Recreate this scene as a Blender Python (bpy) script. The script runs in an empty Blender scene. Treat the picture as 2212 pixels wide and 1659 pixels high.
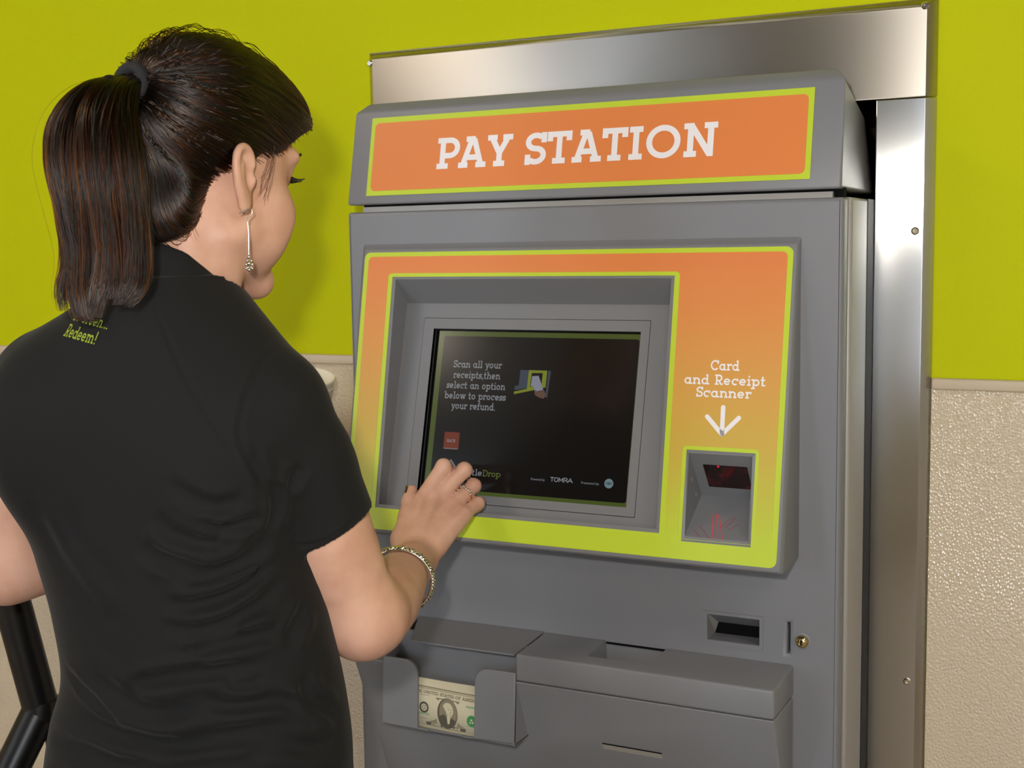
import bpy, bmesh, math, random
import numpy as np
from mathutils import Vector, Matrix
random.seed(7); rng = np.random.default_rng(7)
SC = bpy.context.scene; COL = SC.collection
R = math.radians

# ------------------------------------------------------------------ helpers
def s2l(c):
    return tuple(((v/255)/12.92 if v/255 <= .04045 else ((v/255+.055)/1.055)**2.4) for v in c) + (1,)

def mat(name, rgb, rough=.5, metal=0., spec=.5, emit=None, estr=0., coat=0., **kw):
    m = bpy.data.materials.new(name); m.use_nodes = True
    b = m.node_tree.nodes['Principled BSDF']
    b.inputs['Base Color'].default_value = s2l(rgb) if max(rgb) > 1.001 else tuple(rgb) + (1,)
    b.inputs['Roughness'].default_value = rough
    b.inputs['Metallic'].default_value = metal
    b.inputs['Specular IOR Level'].default_value = spec
    b.inputs['Coat Weight'].default_value = coat
    if emit:
        b.inputs['Emission Color'].default_value = s2l(emit); b.inputs['Emission Strength'].default_value = estr
    for k, v in kw.items():
        b.inputs[k.replace('_', ' ')].default_value = v
    return m

def N(m, typ, **kw):
    n = m.node_tree.nodes.new(typ)
    for k, v in kw.items(): setattr(n, k, v)
    return n
def L(m, a, b): m.node_tree.links.new(a, b)
def BS(m): return m.node_tree.nodes['Principled BSDF']

def add_bump(m, scale, strength, dist=.001, detail=2., stretch=None, kind='noise', coord='Object'):
    tc = N(m, 'ShaderNodeTexCoord'); src = tc.outputs[coord]
    if stretch:
        mp = N(m, 'ShaderNodeMapping'); mp.inputs['Scale'].default_value = stretch; L(m, src, mp.inputs['Vector']); src = mp.outputs[0]
    if kind == 'noise':
        t = N(m, 'ShaderNodeTexNoise'); t.inputs['Scale'].default_value = scale; t.inputs['Detail'].default_value = detail; out = t.outputs['Fac']
    else:
        t = N(m, 'ShaderNodeTexVoronoi'); t.inputs['Scale'].default_value = scale; out = t.outputs['Distance']
    L(m, src, t.inputs['Vector'])
    bp = N(m, 'ShaderNodeBump'); bp.inputs['Strength'].default_value = strength; bp.inputs['Distance'].default_value = dist
    L(m, out, bp.inputs['Height']); L(m, bp.outputs[0], BS(m).inputs['Normal'])
    return t, bp

def set_parent(o, p):
    o.parent = p
    if p: 
        o.matrix_parent_inverse = (Matrix.Translation(p.location) if p.type == 'EMPTY' else Matrix.Identity(4)).inverted()

def link(name, me, m=None, parent=None, smooth=False):
    o = bpy.data.objects.new(name, me); COL.objects.link(o)
    if m is not None: me.materials.append(m)
    if smooth: me.polygons.foreach_set('use_smooth', [True]*len(me.polygons))
    set_parent(o, parent)
    return o

def pymesh(name, V, F, m=None, parent=None, smooth=False):
    me = bpy.data.meshes.new(name); me.from_pydata([tuple(v) for v in V], [], F); me.validate(); me.update()
    return link(name, me, m, parent, smooth)

def fin(name, bm, m=None, parent=None, smooth=False):
    bmesh.ops.recalc_face_normals(bm, faces=bm.faces)
    me = bpy.data.meshes.new(name); bm.to_mesh(me); bm.free()
    return link(name, me, m, parent, smooth)

def empty(name, loc, label, cat, group=None):
    o = bpy.data.objects.new(name, None); COL.objects.link(o); o.location = loc; o.empty_display_size = .05
    o['label'] = label; o['category'] = cat
    if group: o['group'] = group
    return o
def tag(o, label, cat, group=None):
    o['label'] = label; o['category'] = cat
    if group: o['group'] = group
    return o
def struct(o): o['kind'] = 'structure'; return o

def bm_box(bm, x0, x1, y0, y1, z0, z1):
    vs = [bm.verts.new((x, y, z)) for x in (x0, x1) for y in (y0, y1) for z in (z0, z1)]
    for f in ((0,1,3,2),(4,6,7,5),(0,4,5,1),(2,3,7,6),(0,2,6,4),(1,5,7,3)): bm.faces.new([vs[i] for i in f])
def bevel(bm, w, seg=3, edges=None):
    bmesh.ops.recalc_face_normals(bm, faces=bm.faces)
    bmesh.ops.bevel(bm, geom=list(edges or bm.edges), offset=w, segments=seg, profile=.5, affect='EDGES', clamp_overlap=True)
def box(name, x0, x1, y0, y1, z0, z1, m=None, parent=None, bev=0, seg=3):
    bm = bmesh.new(); bm_box(bm, x0, x1, y0, y1, z0, z1)
    if bev: bevel(bm, bev, seg)
    o = fin(name, bm, m, parent, False)
    if bev: shade(o)
    return o
def shade(o, ang=35):
    me = o.data
    me.polygons.foreach_set('use_smooth', [True]*len(me.polygons))
    bm = bmesh.new(); bm.from_mesh(me)
    for e in bm.edges:
        if len(e.link_faces) == 2 and e.calc_face_angle(0) > R(ang): e.smooth = False
    bm.to_mesh(me); bm.free()
    return o
def bm_poly(bm, P): return bm.faces.new([bm.verts.new(p) for p in P])
def bm_hull(bm, A, B):
    """closed prism between two loops with the same number of points"""
    n = len(A); a = [bm.verts.new(p) for p in A]; b = [bm.verts.new(p) for p in B]
    bm.faces.new(a); bm.faces.new(b[::-1])
    for i in range(n): bm.faces.new((a[i], a[(i+1) % n], b[(i+1) % n], b[i]))
def prism(name, prof, x0, x1, m=None, parent=None, bev=0, seg=3):
    bm = bmesh.new(); bm_hull(bm, [(x0, y, z) for y, z in prof], [(x1, y, z) for y, z in prof])
    if bev: bevel(bm, bev, seg)
    o = fin(name, bm, m, parent)
    return shade(o) if bev else o

class Frame:
    """a flat face in space: origin, U to the right, V up, n towards the viewer"""
    def __init__(s, o, U, V):
        s.o = Vector(o); s.U = Vector(U).normalized(); s.V = Vector(V).normalized(); s.n = s.U.cross(s.V)
    def __call__(s, u, v, d=0.): return s.o + s.U*u + s.V*v + s.n*d

def rrect(u0, v0, u1, v1, r=0., seg=6):
    if r <= 0: return [(u0, v0), (u1, v0), (u1, v1), (u0, v1)]
    P = []
    for cx, cy, a in ((u1-r, v0+r, -90), (u1-r, v1-r, 0), (u0+r, v1-r, 90), (u0+r, v0+r, 180)):
        for i in range(seg+1):
            t = R(a + 90*i/seg); P.append((cx + r*math.cos(t), cy + r*math.sin(t)))
    return P
def circ(u, v, ru, rv=None, n=32):
    rv = rv or ru
    return [(u + ru*math.cos(2*math.pi*i/n), v + rv*math.sin(2*math.pi*i/n)) for i in range(n)]

def plate(name, loops, F, d0, d1, m=None, parent=None, rnd=0.):
    """flat sheet with holes: filled 2D outline(s), from depth d0 to d1 along the frame's normal"""
    cu = bpy.data.curves.new(name, 'CURVE'); cu.dimensions = '2D'; cu.fill_mode = 'BOTH'
    th = abs(d1-d0)/2
    cu.extrude = max(th-rnd, 1e-5)
    if rnd: cu.bevel_depth = rnd; cu.bevel_resolution = 2; cu.offset = -rnd
    for lp in loops:
        sp = cu.splines.new('POLY'); sp.points.add(len(lp)-1); sp.use_cyclic_u = True
        for p, q in zip(sp.points, lp): p.co = (q[0], q[1], 0, 1)
    ob = bpy.data.objects.new(name, cu); COL.objects.link(ob)
    dg = bpy.context.evaluated_depsgraph_get()
    me = bpy.data.meshes.new_from_object(ob.evaluated_get(dg)); me.name = name
    bpy.data.objects.remove(ob); bpy.data.curves.remove(cu)
    mid = (d0+d1)/2
    for v in me.vertices: v.co = F(v.co.x, v.co.y, mid + v.co.z)
    me.materials.clear(); me.update()
    o = link(name, me, m, parent)
    return shade(o, 40)

# ---- slab-serif stroke lettering (flat strokes laid on a frame)
def glyphs(w):
    h = w/2; X = .66; c = X/2; r = c-h
    Lx = lambda *a: ('L',)+a
    A = lambda *a: ('A',)+a
    g = {}
    g['P'] = (.70, [Lx(.18,0,.18,1), Lx(0,h,.38,h), Lx(0,1-h,.42,1-h), Lx(.18,.42,.42,.42), A(.42,(1.42-h)/2,.24,(.58-h)/2,-90,90)])
    g['A'] = (.86, [Lx(.13,h,.385,1-h), Lx(.72,h,.46,1-h), Lx(.24,.33,.62,.33), Lx(-.02,h,.29,h), Lx(.55,h,.88,h), Lx(.2,1-h,.50,1-h)])
    g['Y'] = (.80, [Lx(.4,0,.4,.47), Lx(.4,.42,.14,1-h), Lx(.4,.42,.66,1-h), Lx(.22,h,.58,h), Lx(0,1-h,.31,1-h), Lx(.49,1-h,.81,1-h)])
    g['S'] = (.64, [A(.31,.75-h/2,.25,.25-h/2,38,270), A(.31,.25+h/2,.25,.25-h/2,-142,90), Lx(.56,.68,.56,1), Lx(.06,0,.06,.32)])
    g['T'] = (.76, [Lx(.37,0,.37,1), Lx(0,1-h,.74,1-h), Lx(.17,h,.57,h), Lx(h*.8,.70,h*.8,1), Lx(.74-h*.8,.70,.74-h*.8,1)])
    g['I'] = (.46, [Lx(.2,0,.2,1), Lx(0,h,.4,h), Lx(0,1-h,.4,1-h)])
    g['O'] = (1.04, [A(.5,.5,.5-h,.5-h,0,360)])
    g['N'] = (.98, [Lx(.2,0,.2,1), Lx(.2,1-h*.6,.76,h*.6), Lx(.77,0,.77,1), Lx(.02,h,.38,h), Lx(0,1-h,.27,1-h), Lx(.58,1-h,.96,1-h)])
    g['C'] = (.92, [A(.48,.5,.48-h,.5-h,42,318), Lx(.83,.62,.83,.98)])
    g['R'] = (.82, [x for x in g['P'][1]] + [Lx(.40,.42,.63,h), Lx(.54,h,.80,h)])
    g['B'] = (.72, [Lx(.18,0,.18,1), Lx(0,h,.42,h), Lx(0,1-h,.40,1-h), Lx(.18,.52,.42,.52), A(.40,(1.52-h)/2,.2,(.48-h)/2,-90,90), A(.42,(.52+h)/2,.23,(.52-h)/2,-90,90)])
    g['D'] = (.90, [Lx(.18,0,.18,1), Lx(0,h,.42,h), Lx(0,1-h,.42,1-h), A(.42,.5,.40,.5-h,-90,90)])
    g['E'] = (.74, [Lx(.18,0,.18,1), Lx(0,h,.68,h), Lx(0,1-h,.66,1-h), Lx(.18,.52,.5,.52), Lx(.68,0,.68,.28), Lx(.66,.74,.66,1)])
    g['F'] = (.70, [Lx(.18,0,.18,1), Lx(0,h,.38,h), Lx(0,1-h,.64,1-h), Lx(.18,.5,.48,.5), Lx(.64,.72,.64,1)])
    g['H'] = (.90, [Lx(.18,0,.18,1), Lx(.70,0,.70,1), Lx(.18,.5,.7,.5), Lx(0,h,.34,h), Lx(.54,h,.88,h), Lx(0,1-h,.34,1-h), Lx(.54,1-h,.88,1-h)])
    g['K'] = (.84, [Lx(.18,0,.18,1), Lx(.2,.42,.66,1-h), Lx(.34,.54,.68,h), Lx(0,h,.36,h), Lx(0,1-h,.34,1-h), Lx(.54,1-h,.8,1-h), Lx(.54,h,.82,h)])
    g['L'] = (.68, [Lx(.18,0,.18,1), Lx(0,h,.64,h), Lx(0,1-h,.38,1-h), Lx(.64,0,.64,.3)])
    g['M'] = (1.1, [Lx(.18,0,.18,1), Lx(.9,0,.9,1), Lx(.18,1,.54,.15), Lx(.9,1,.54,.15), Lx(0,h,.34,h), Lx(.74,h,1.08,h), Lx(0,1-h,.22,1-h), Lx(.86,1-h,1.08,1-h)])
    g['U'] = (.90, [Lx(.18,.32,.18,1), Lx(.70,.32,.70,1), A(.44,.32,.26,.32-h,180,360), Lx(0,1-h,.34,1-h), Lx(.54,1-h,.88,1-h)])
    g['G'] = (.96, [A(.48,.5,.48-h,.5-h,42,350), Lx(.55,.44,.93,.44), Lx(.83,.62,.83,.98)])
    g['1'] = (.46, [Lx(.24,0,.24,1), Lx(.05,h,.43,h), Lx(.02,.8,.24,1-h)])
    # lower case
    bowl = A(c,c,r,r,0,360)
    g['o'] = (.73, [bowl])
    g['a'] = (.80, [bowl, Lx(X-h,0,X-h,X), Lx(X-h,h,.80,h)])
    g['c'] = (.68, [A(c,c,r,r,48,312), Lx(X-.08,.40,X-.08,X)])
    g['e'] = (.72, [A(c,c,r,r,0,322), Lx(h,c,X-h,c)])
    g['d'] = (.80, [bowl, Lx(X-h,0,X-h,1), Lx(X-.22,1-h,X-h,1-h), Lx(X-h,h,.80,h)])
    g['b'] = (.76, [A(c+.06,c,r,r,0,360), Lx(.06+h,0,.06+h,1), Lx(-.08,1-h,.06+h,1-h)])
    g['p'] = (.80, [A(c+.10,c,r,r,0,360), Lx(.10+h,-.3,.10+h,X), Lx(-.04,X-h,.1+h,X-h), Lx(-.04,-.3+h,.34,-.3+h)])
    g['q'] = g['a']
    g['n'] = (.80, [Lx(.16,0,.16,X), Lx(0,X-h,.16,X-h), Lx(0,h,.3,h), A(.39,.38,.23,X-h-.38,0,180), Lx(.62,0,.62,.39), Lx(.48,h,.78,h)])
    g['h'] = (.80, [Lx(.16,0,.16,1), Lx(0,1-h,.16,1-h), Lx(0,h,.3,h), A(.39,.38,.23,X-h-.38,0,180), Lx(.62,0,.62,.39), Lx(.48,h,.78,h)])
    g['m'] = (1.22, [Lx(.16,0,.16,X), Lx(0,X-h,.16,X-h), Lx(0,h,.3,h), A(.36,.38,.20,X-h-.38,0,180), Lx(.56,0,.56,.39), A(.78,.38,.22,X-h-.38,0,180), Lx(1.0,0,1.0,.39), Lx(.43,h,.69,h), Lx(.88,h,1.16,h)])
    g['r'] = (.56, [Lx(.16,0,.16,X), Lx(0,X-h,.16,X-h), Lx(0,h,.34,h), A(.40,.36,.24,X-h-.36,60,180), Lx(.50,.44,.50,X)])
    g['i'] = (.38, [Lx(.18,0,.18,X), Lx(0,X-h,.18,X-h), Lx(0,h,.36,h), Lx(.18,.80,.18,.97)])
    g['t'] = (.52, [Lx(.18,.12,.18,.92), Lx(0,X-h,.42,X-h), Lx(.16,h,.46,h), Lx(.18,.2,.18,0)])
    g['l'] = (.40, [Lx(.19,0,.19,1), Lx(0,1-h,.19,1-h), Lx(0,h,.38,h)])
    g['s'] = (.54, [A(.26,.49-h/2+.0,.20,.17-h/2,30,270), A(.26,.17+h/2,.20,.17-h/2,-150,90), Lx(.46,.45,.46,X), Lx(.05,0,.05,.2)])
    g['y'] = (.72, [Lx(.12,X-h,.37,.05), Lx(.60,X-h,.28,-.24), Lx(0,X-h,.26,X-h), Lx(.46,X-h,.72,X-h), Lx(.08,-.3+h,.30,-.3+h)])
    g['u'] = (.80, [Lx(.16,.26,.16,X), Lx(0,X-h,.16,X-h), A(.38,.26,.22,.26-h,180,360), Lx(.60,0,.60,X), Lx(.46,X-h,.6,X-h), Lx(.6,h,.76,h)])
    g['w'] = (1.0, [Lx(.12,X-h,.30,0), Lx(.30,0,.5,X-h), Lx(.5,X-h,.70,0), Lx(.70,0,.88,X-h), Lx(0,X-h,.26,X-h), Lx(.40,X-h,.6,X-h), Lx(.76,X-h,1.0,X-h)])
    g['f'] = (.48, [Lx(.18,0,.18,.78), A(.36,.76,.18,.24-h,90,180), Lx(.34,1-h,.46,1-h), Lx(0,X-h,.42,X-h), Lx(0,h,.38,h)])
    g['v'] = (.72, [Lx(.12,X-h,.36,0), Lx(.36,0,.60,X-h), Lx(0,X-h,.26,X-h), Lx(.46,X-h,.72,X-h)])
    g['.'] = (.30, [Lx(.05,h,.05+w*1.1,h)]); g[','] = (.28, [Lx(.05,h,.05+w*1.1,h), Lx(.05+w*.7,h,.06,-.16)])
    g['!'] = (.32, [Lx(.14,.3,.14,1), Lx(.14,0,.14,w)]); g[':'] = (.3, [Lx(.1,0,.1,w), Lx(.1,.42,.1,.42+w)])
    g[' '] = (.42, [])
    return g
def text_layout(s, w, track=.0):
    g = glyphs(w); x = 0; out = []
    for ch in s:
        adv, st = g.get(ch, g[' '])
        out += [(x, k) for k in st]; x += adv + track
    return out, x - track
def text_bm(bm, s, F, u, v, cap, w=.15, align='c', width=None, d=.0006, track=.03, slant=0.):
    st, tw = text_layout(s, w, track); idx = 0
    sx = cap if width is None else width/tw
    off = {'l': 0, 'c': -tw*sx/2, 'r': -tw*sx}[align]
    for x0, k in st:
        idx += 1; dd = d + idx*2.5e-6
        P = lambda x, y: F(u + off + x*sx + slant*y*cap, v + y*cap, dd)
        if k[0] == 'L':
            _, ax, ay, bx, by = k
            dx, dy = bx-ax, by-ay; l = math.hypot(dx, dy) or 1; nx, ny = -dy/l*w/2, dx/l*w/2
            bm_poly(bm, [P(x0+ax+nx, ay+ny), P(x0+ax-nx, ay-ny), P(x0+bx-nx, by-ny), P(x0+bx+nx, by+ny)])
        else:
            _, cx, cy, rx, ry, a0, a1 = k
            n = max(6, int(abs(a1-a0)/12)); prev = None
            for i in range(n+1):
                t = R(a0 + (a1-a0)*i/n); c_, s_ = math.cos(t), math.sin(t)
                q = [P(x0+cx+(rx+w/2)*c_, cy+(ry+w/2)*s_), P(x0+cx+(rx-w/2)*c_, cy+(ry-w/2)*s_)]
                if prev: bm_poly(bm, [q[0], q[1], prev[1], prev[0]] if a1 > a0 else [prev[0], prev[1], q[1], q[0]])
                prev = q
def text(name, lines, F, m, parent, w=.15, d=.0006, track=.03):
    """lines: (string, u, v, cap height, align[, width]); every line is a part of its own"""
    for ln in lines:
        bm = bmesh.new(); text_bm(bm, ln[0], F, ln[1], ln[2], ln[3], w, ln[4], ln[5] if len(ln) > 5 else None, d, track)
        me = bpy.data.meshes.new(name); bm.to_mesh(me); bm.free(); o = link(name, me, m, parent)
    return o

def tube_bm(bm, P, rad, n=12, cap=True, closed=False):
    P = [Vector(p) for p in P]; N_ = len(P)
    rad = [rad]*N_ if isinstance(rad, (int, float)) else rad
    up = None; rings = []
    for i, p in enumerate(P):
        a = P[(i-1) % N_] if (closed or i) else P[i]; b = P[(i+1) % N_] if (closed or i < N_-1) else P[i]
        t = (b-a).normalized()
        if up is None:
            up = Vector((0, 0, 1)) if abs(t.z) < .9 else Vector((1, 0, 0))
        up = (up - t*up.dot(t)).normalized(); s = t.cross(up)
        rings.append([bm.verts.new(p + (up*math.cos(2*math.pi*k/n) + s*math.sin(2*math.pi*k/n))*rad[i]) for k in range(n)])
    for i in range(N_ if closed else N_-1):
        A_, B_ = rings[i], rings[(i+1) % N_]
        for k in range(n): bm.faces.new((A_[k], A_[(k+1) % n], B_[(k+1) % n], B_[k]))
    if cap and not closed: bm.faces.new(rings[0][::-1]); bm.faces.new(rings[-1])
def tube(name, P, rad, m, parent=None, n=12, closed=False):
    bm = bmesh.new(); tube_bm(bm, P, rad, n, True, closed)
    return shade(fin(name, bm, m, parent), 50)
def lathe_bm(bm, prof, F, n=24):
    rings = []
    for r_, d in prof:
        rings.append([bm.verts.new(F(r_*math.cos(2*math.pi*k/n), r_*math.sin(2*math.pi*k/n), d)) for k in range(n)])
    for A_, B_ in zip(rings, rings[1:]):
        for k in range(n): bm.faces.new((A_[k], A_[(k+1) % n], B_[(k+1) % n], B_[k]))
    bm.faces.new(rings[0][::-1]); bm.faces.new(rings[-1])
def lathe(name, prof, F, m, parent=None, n=24):
    bm = bmesh.new(); lathe_bm(bm, prof, F, n)
    return shade(fin(name, bm, m, parent), 40)
FRONT = lambda o: Frame(o, (1,0,0), (0,0,1))      # faces the room (-y)

# ------------------------------------------------------------------ materials
M = {}
M['grey'] = mat('grey powder coat', (121,122,127), .42, spec=.45); add_bump(M['grey'], 900, .06, .0004)
M['greyd'] = mat('grey moulded plastic', (118,119,123), .5, spec=.4); add_bump(M['greyd'], 1200, .05, .0003)
M['greyl'] = mat('grey lightened for flash sheen', (150,147,142), .35, spec=.5); add_bump(M['greyl'], 700, .08, .0004)  # warm paleness stands for the flash sheen on the cabinet side
M['black'] = mat('black rubber', (14,14,16), .6)
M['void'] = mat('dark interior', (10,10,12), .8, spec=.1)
M['lime'] = mat('lime print', (188,208,54), .38, spec=.35)
M['orange'] = mat('orange print', (222,130,70), .38, spec=.35)
M['white'] = mat('white print', (235,232,236), .4, spec=.3)
# printed fade from orange to lime on the fascia (it is a printed gradient)
m = mat('orange to lime print', (222,130,70), .38, spec=.35); M['fade'] = m
tc = N(m, 'ShaderNodeTexCoord'); sx = N(m, 'ShaderNodeSeparateXYZ'); mr = N(m, 'ShaderNodeMapRange')
mr.inputs['From Min'].default_value = 1.13; mr.inputs['From Max'].default_value = 1.50
cr = N(m, 'ShaderNodeValToRGB'); e = cr.color_ramp.elements
e[0].position = 0; e[0].color = s2l((188,208,54)); e[1].position = 1; e[1].color = s2l((222,128,72))
for p_, c_ in ((.10, (190,196,60)), (.30, (200,172,70)), (.52, (211,158,74)), (.78, (219,140,74))):
    q = e.new(p_); q.color = s2l(c_)
L(m, tc.outputs['Object'], sx.inputs[0]); L(m, sx.outputs['Z'], mr.inputs['Value']); L(m, mr.outputs[0], cr.inputs[0]); L(m, cr.outputs[0], BS(m).inputs['Base Color'])
def steel(name, rgb, stretch, rough, aniso, rot):
    m = mat(name, rgb, rough, metal=1.)
    BS(m).inputs['Anisotropic'].default_value = aniso; BS(m).inputs['Anisotropic Rotation'].default_value = rot
    t, bp = add_bump(m, 60, .05, .0003, 4, stretch)
    tg = N(m, 'ShaderNodeTangent'); tg.direction_type = 'RADIAL'; tg.axis = 'Z'; L(m, tg.outputs[0], BS(m).inputs['Tangent'])
    return m
M['steel_h'] = steel('brushed steel, grain across', (196,190,182), (.5, 40, 40), .42, .92, .25)
M['steel_v'] = steel('brushed steel, grain upright', (200,199,198), (40, 40, .5), .20, .95, 0)
M['chrome'] = mat('polished lock metal', (214,196,150), .12, metal=1.)
M['silver'] = mat('silver', (226,222,214), .18, metal=1.)
M['gold'] = mat('pale gold', (222,190,130), .2, metal=1.)
# walls
m = mat('lime wall paint', (192,197,2), .6, spec=.10); M['wall'] = m; add_bump(m, 220, .12, .0006, 3)
m = mat('beige trim plastic', (200,182,156), .4); M['trim'] = m
m = mat('pebbled beige wall sheet', (206,190,164), .20, spec=.55); M['frp'] = m
t, bp = add_bump(m, 300, .9, .0013, 1.0, (1,1,.85), 'voronoi')
BS(m).inputs['Roughness'].default_value = .16
M['floor'] = mat('beige floor tile', (168,152,132), .4)
M['ceil'] = mat('brown-grey ceiling', (112,102,88), .8)
M['roomw'] = mat('warm room paint', (206,184,146), .7)
M['roomr'] = mat('pale room paint', (206,200,190), .7); M['roomf'] = mat('pale grey-beige room paint', (214,206,194), .7)
M['dark'] = mat('dark brown board', (52,42,32), .6)
M['niche'] = mat('unpainted stud board', (60,44,30), .8)

# ------------------------------------------------------------------ the room
YW = .185
X0R, X1R, Y0R, ZC = -5.2, 2.6, -5.0, 3.0
struct(box('floor', X0R, X1R, Y0R, YW+.6, -.1, 0, M['floor']))
struct(box('ceiling', X0R, X1R, Y0R, YW, ZC, ZC+.1, M['ceil']))
NX0, NX1, NZ = -1.078, -.330, 1.705
ZR = 1.330
def wall_with_niche(name, z0, z1, y0, y1, m):
    bm = bmesh.new()
    if z1 <= NZ:
        bm_box(bm, X0R, NX0, y0, y1, z0, z1); bm_box(bm, NX1, X1R, y0, y1, z0, z1)
    else:
        bm_box(bm, X0R, NX0, y0, y1, z0, NZ); bm_box(bm, NX1, X1R, y0, y1, z0, NZ); bm_box(bm, X0R, X1R, y0, y1, NZ, z1)
    return struct(fin(name, bm, m))
wall_with_niche('wall_back', 0, ZC, YW, YW+.06, M['wall'])
bm = bmesh.new(); bm_box(bm, X0R, -1.1428, YW-.004, YW, 0, ZR-.010); bm_box(bm, -.2599, X1R, YW-.004, YW, 0, ZR-.018)
struct(fin('wall_back_panel', bm, M['frp']))
bm = bmesh.new(); bm_box(bm, NX0-.02, NX1+.02, YW+.55, YW+.57, 0, NZ+.02); bm_box(bm, NX0-.02, NX0, YW+.06, YW+.55, 0, NZ+.02); bm_box(bm, NX1, NX1+.02, YW+.06, YW+.55, 0, NZ+.02); bm_box(bm, NX0-.02, NX1+.02, YW+.06, YW+.57, NZ, NZ+.02)
struct(fin('wall_niche', bm, M['niche']))
struct(box('trim_1', X0R, -1.1428, YW-.010, YW-.0002, ZR-.016, ZR, M['trim'], None, .003))
struct(box('trim_2', -.2599, X1R, YW-.010, YW-.0002, ZR-.0245, ZR-.009, M['trim'], None, .003))
struct(box('wall_left', X0R-.1, X0R, Y0R, YW, 0, ZC, M['roomw']))
struct(box('wall_right', X1R, X1R+.1, Y0R, YW, 0, ZC, M['roomr']))
# wall behind the photographer with two daylight windows on the left
W1, W2, W3_FILL = (-4.6, -3.5), (-3.15, -2.25), (.9, 2.2)  # the third, right-hand window is added to let in fill light
bm = bmesh.new()
xs = [X0R, W1[0], W1[1], W2[0], W2[1], W3_FILL[0], W3_FILL[1], X1R]
for i in range(7):
    if i in (1, 3, 5): bm_box(bm, xs[i], xs[i+1], Y0R-.12, Y0R, 0, .7)
    else: bm_box(bm, xs[i], xs[i+1], Y0R-.12, Y0R, 0, 2.3)
struct(fin('wall_front', bm, M['roomf']))
bm = bmesh.new()
for i in range(7):
    if i in (1, 3, 5): bm_box(bm, xs[i], xs[i+1], Y0R-.12, Y0R, 2.5, ZC)
    else: bm_box(bm, xs[i], xs[i+1], Y0R-.12, Y0R, 2.3, ZC)
struct(fin('wall_front_soffit', bm, M['dark']))
glass = bpy.data.materials.new('window glass'); glass.use_nodes = True
g_ = glass.node_tree; g_.nodes.remove(BS(glass)); tr_ = g_.nodes.new('ShaderNodeBsdfTransparent'); gg = g_.nodes.new('ShaderNodeBsdfGlossy'); gg.inputs['Roughness'].default_value = .03; mx = g_.nodes.new('ShaderNodeMixShader'); mx.inputs[0].default_value = .06
L(glass, tr_.outputs[0], mx.inputs[1]); L(glass, gg.outputs[0], mx.inputs[2]); L(glass, mx.outputs[0], g_.nodes['Material Output'].inputs['Surface'])
for i, (a, b) in enumerate((W1, W2, W3_FILL)):
    e = bpy.data.objects.new('window_%d' % (i+1), None); COL.objects.link(e); e.location = ((a+b)/2, Y0R, .7); struct(e)
    bm = bmesh.new()
    for q in ((a, a+.05, .7, 2.5), (b-.05, b, .7, 2.5), (a, b, .7, .75), (a, b, 2.45, 2.5), (a, b, 1.56, 1.60)): bm_box(bm, q[0], q[1], Y0R-.08, Y0R-.03, q[2], q[3])
    fin('window_frame', bm, M['trim'], e)
    box('window_glass', a+.05, b-.05, Y0R-.058, Y0R-.052, .75, 2.45, glass, e)
# ------------------------------------------------------------------ steel surround
XL, XR = -1.0696, -.3376
YF = .17
SB = empty('steel_surround', (-.70, YF, 0), 'brushed stainless steel surround screwed to the lime wall around the grey pay station', 'metal surround')
def sheet(name, x0, x1, z0, z1, m, fl):
    """folded sheet: flat face with slanted flanges back to the wall on the listed sides"""
    c = .013; b = YW - .001
    i = [x0 + c*('l' in fl), x1 - c*('r' in fl), z0 + c*('b' in fl), z1 - c*('t' in fl)]
    A = [(i[0], YF, i[2]), (i[1], YF, i[2]), (i[1], YF, i[3]), (i[0], YF, i[3])]
    B = [(x0, b, z0), (x1, b, z0), (x1, b, z1), (x0, b, z1)]
    bm = bmesh.new(); bm_hull(bm, A, B); bevel(bm, .0012, 2)
    return shade(fin(name, bm, m, SB), 20)
SX0, SX1, SZ = -1.1425, -.2602, 1.8205
sheet('top_sheet', SX0, SX1, 1.6925, SZ, M['steel_h'], 'lrt')
JL = sheet('side_sheet', SX0, XL-.004, 0, 1.6915, M['steel_v'], 'l')
sheet('side_sheet', XR+.0012, SX1, 0, 1.6915, M['steel_v'], 'r')
for x, z in ((-1.1328, 1.8014), (-.2755, 1.8086), (-.2832, 1.5173), (-.2832, .9)):
    F_ = FRONT((x, YF, z))
    lathe('screw', [(.0052, 0), (.0052, .0008), (.0036, .0024), (.0012, .0024), (.0012, .0012)], F_, M['silver'], SB, 16)

# ------------------------------------------------------------------ pay station
PS = empty('pay_station', (-.70, .10, 0), 'tall grey self-service pay station with orange sign and touch screen set in the lime wall', 'kiosk')
# cabinet behind the door (the rear half sits inside the wall niche)
o = box('cabinet', XL+.0016, XR, .034, .42, 0, 1.56, M['greyl'], PS, .004)
box('side_gasket', XR-.002, XR+.0009, .128, .168, .02, 1.56, M['black'], o)
# front door with openings for the receipt slot and coin slit
FD = FRONT((0, 0, 0))
rc = rrect(-.5142, .9795, -.4434, 1.0148)
slit = rrect(-.4074, .9742, -.4040, 1.0148)
o = plate('front_door', [rrect(XL, .02, -.3412, 1.5590, .004), rc, slit, rrect(-.992, 1.118, -.428, 1.478)], FRONT((0, .016, 0)), -.016, .016, M['grey'], PS, .005)
DOOR = o
box('header_gap_strip', XL+.022, -.357, .010, .033, 1.552, 1.5665, M['greyl'], PS)
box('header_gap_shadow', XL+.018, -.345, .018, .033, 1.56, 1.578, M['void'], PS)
box('slit_back', -.4085, -.403, .0335, .036, .972, 1.017, M['void'], DOOR)
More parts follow.
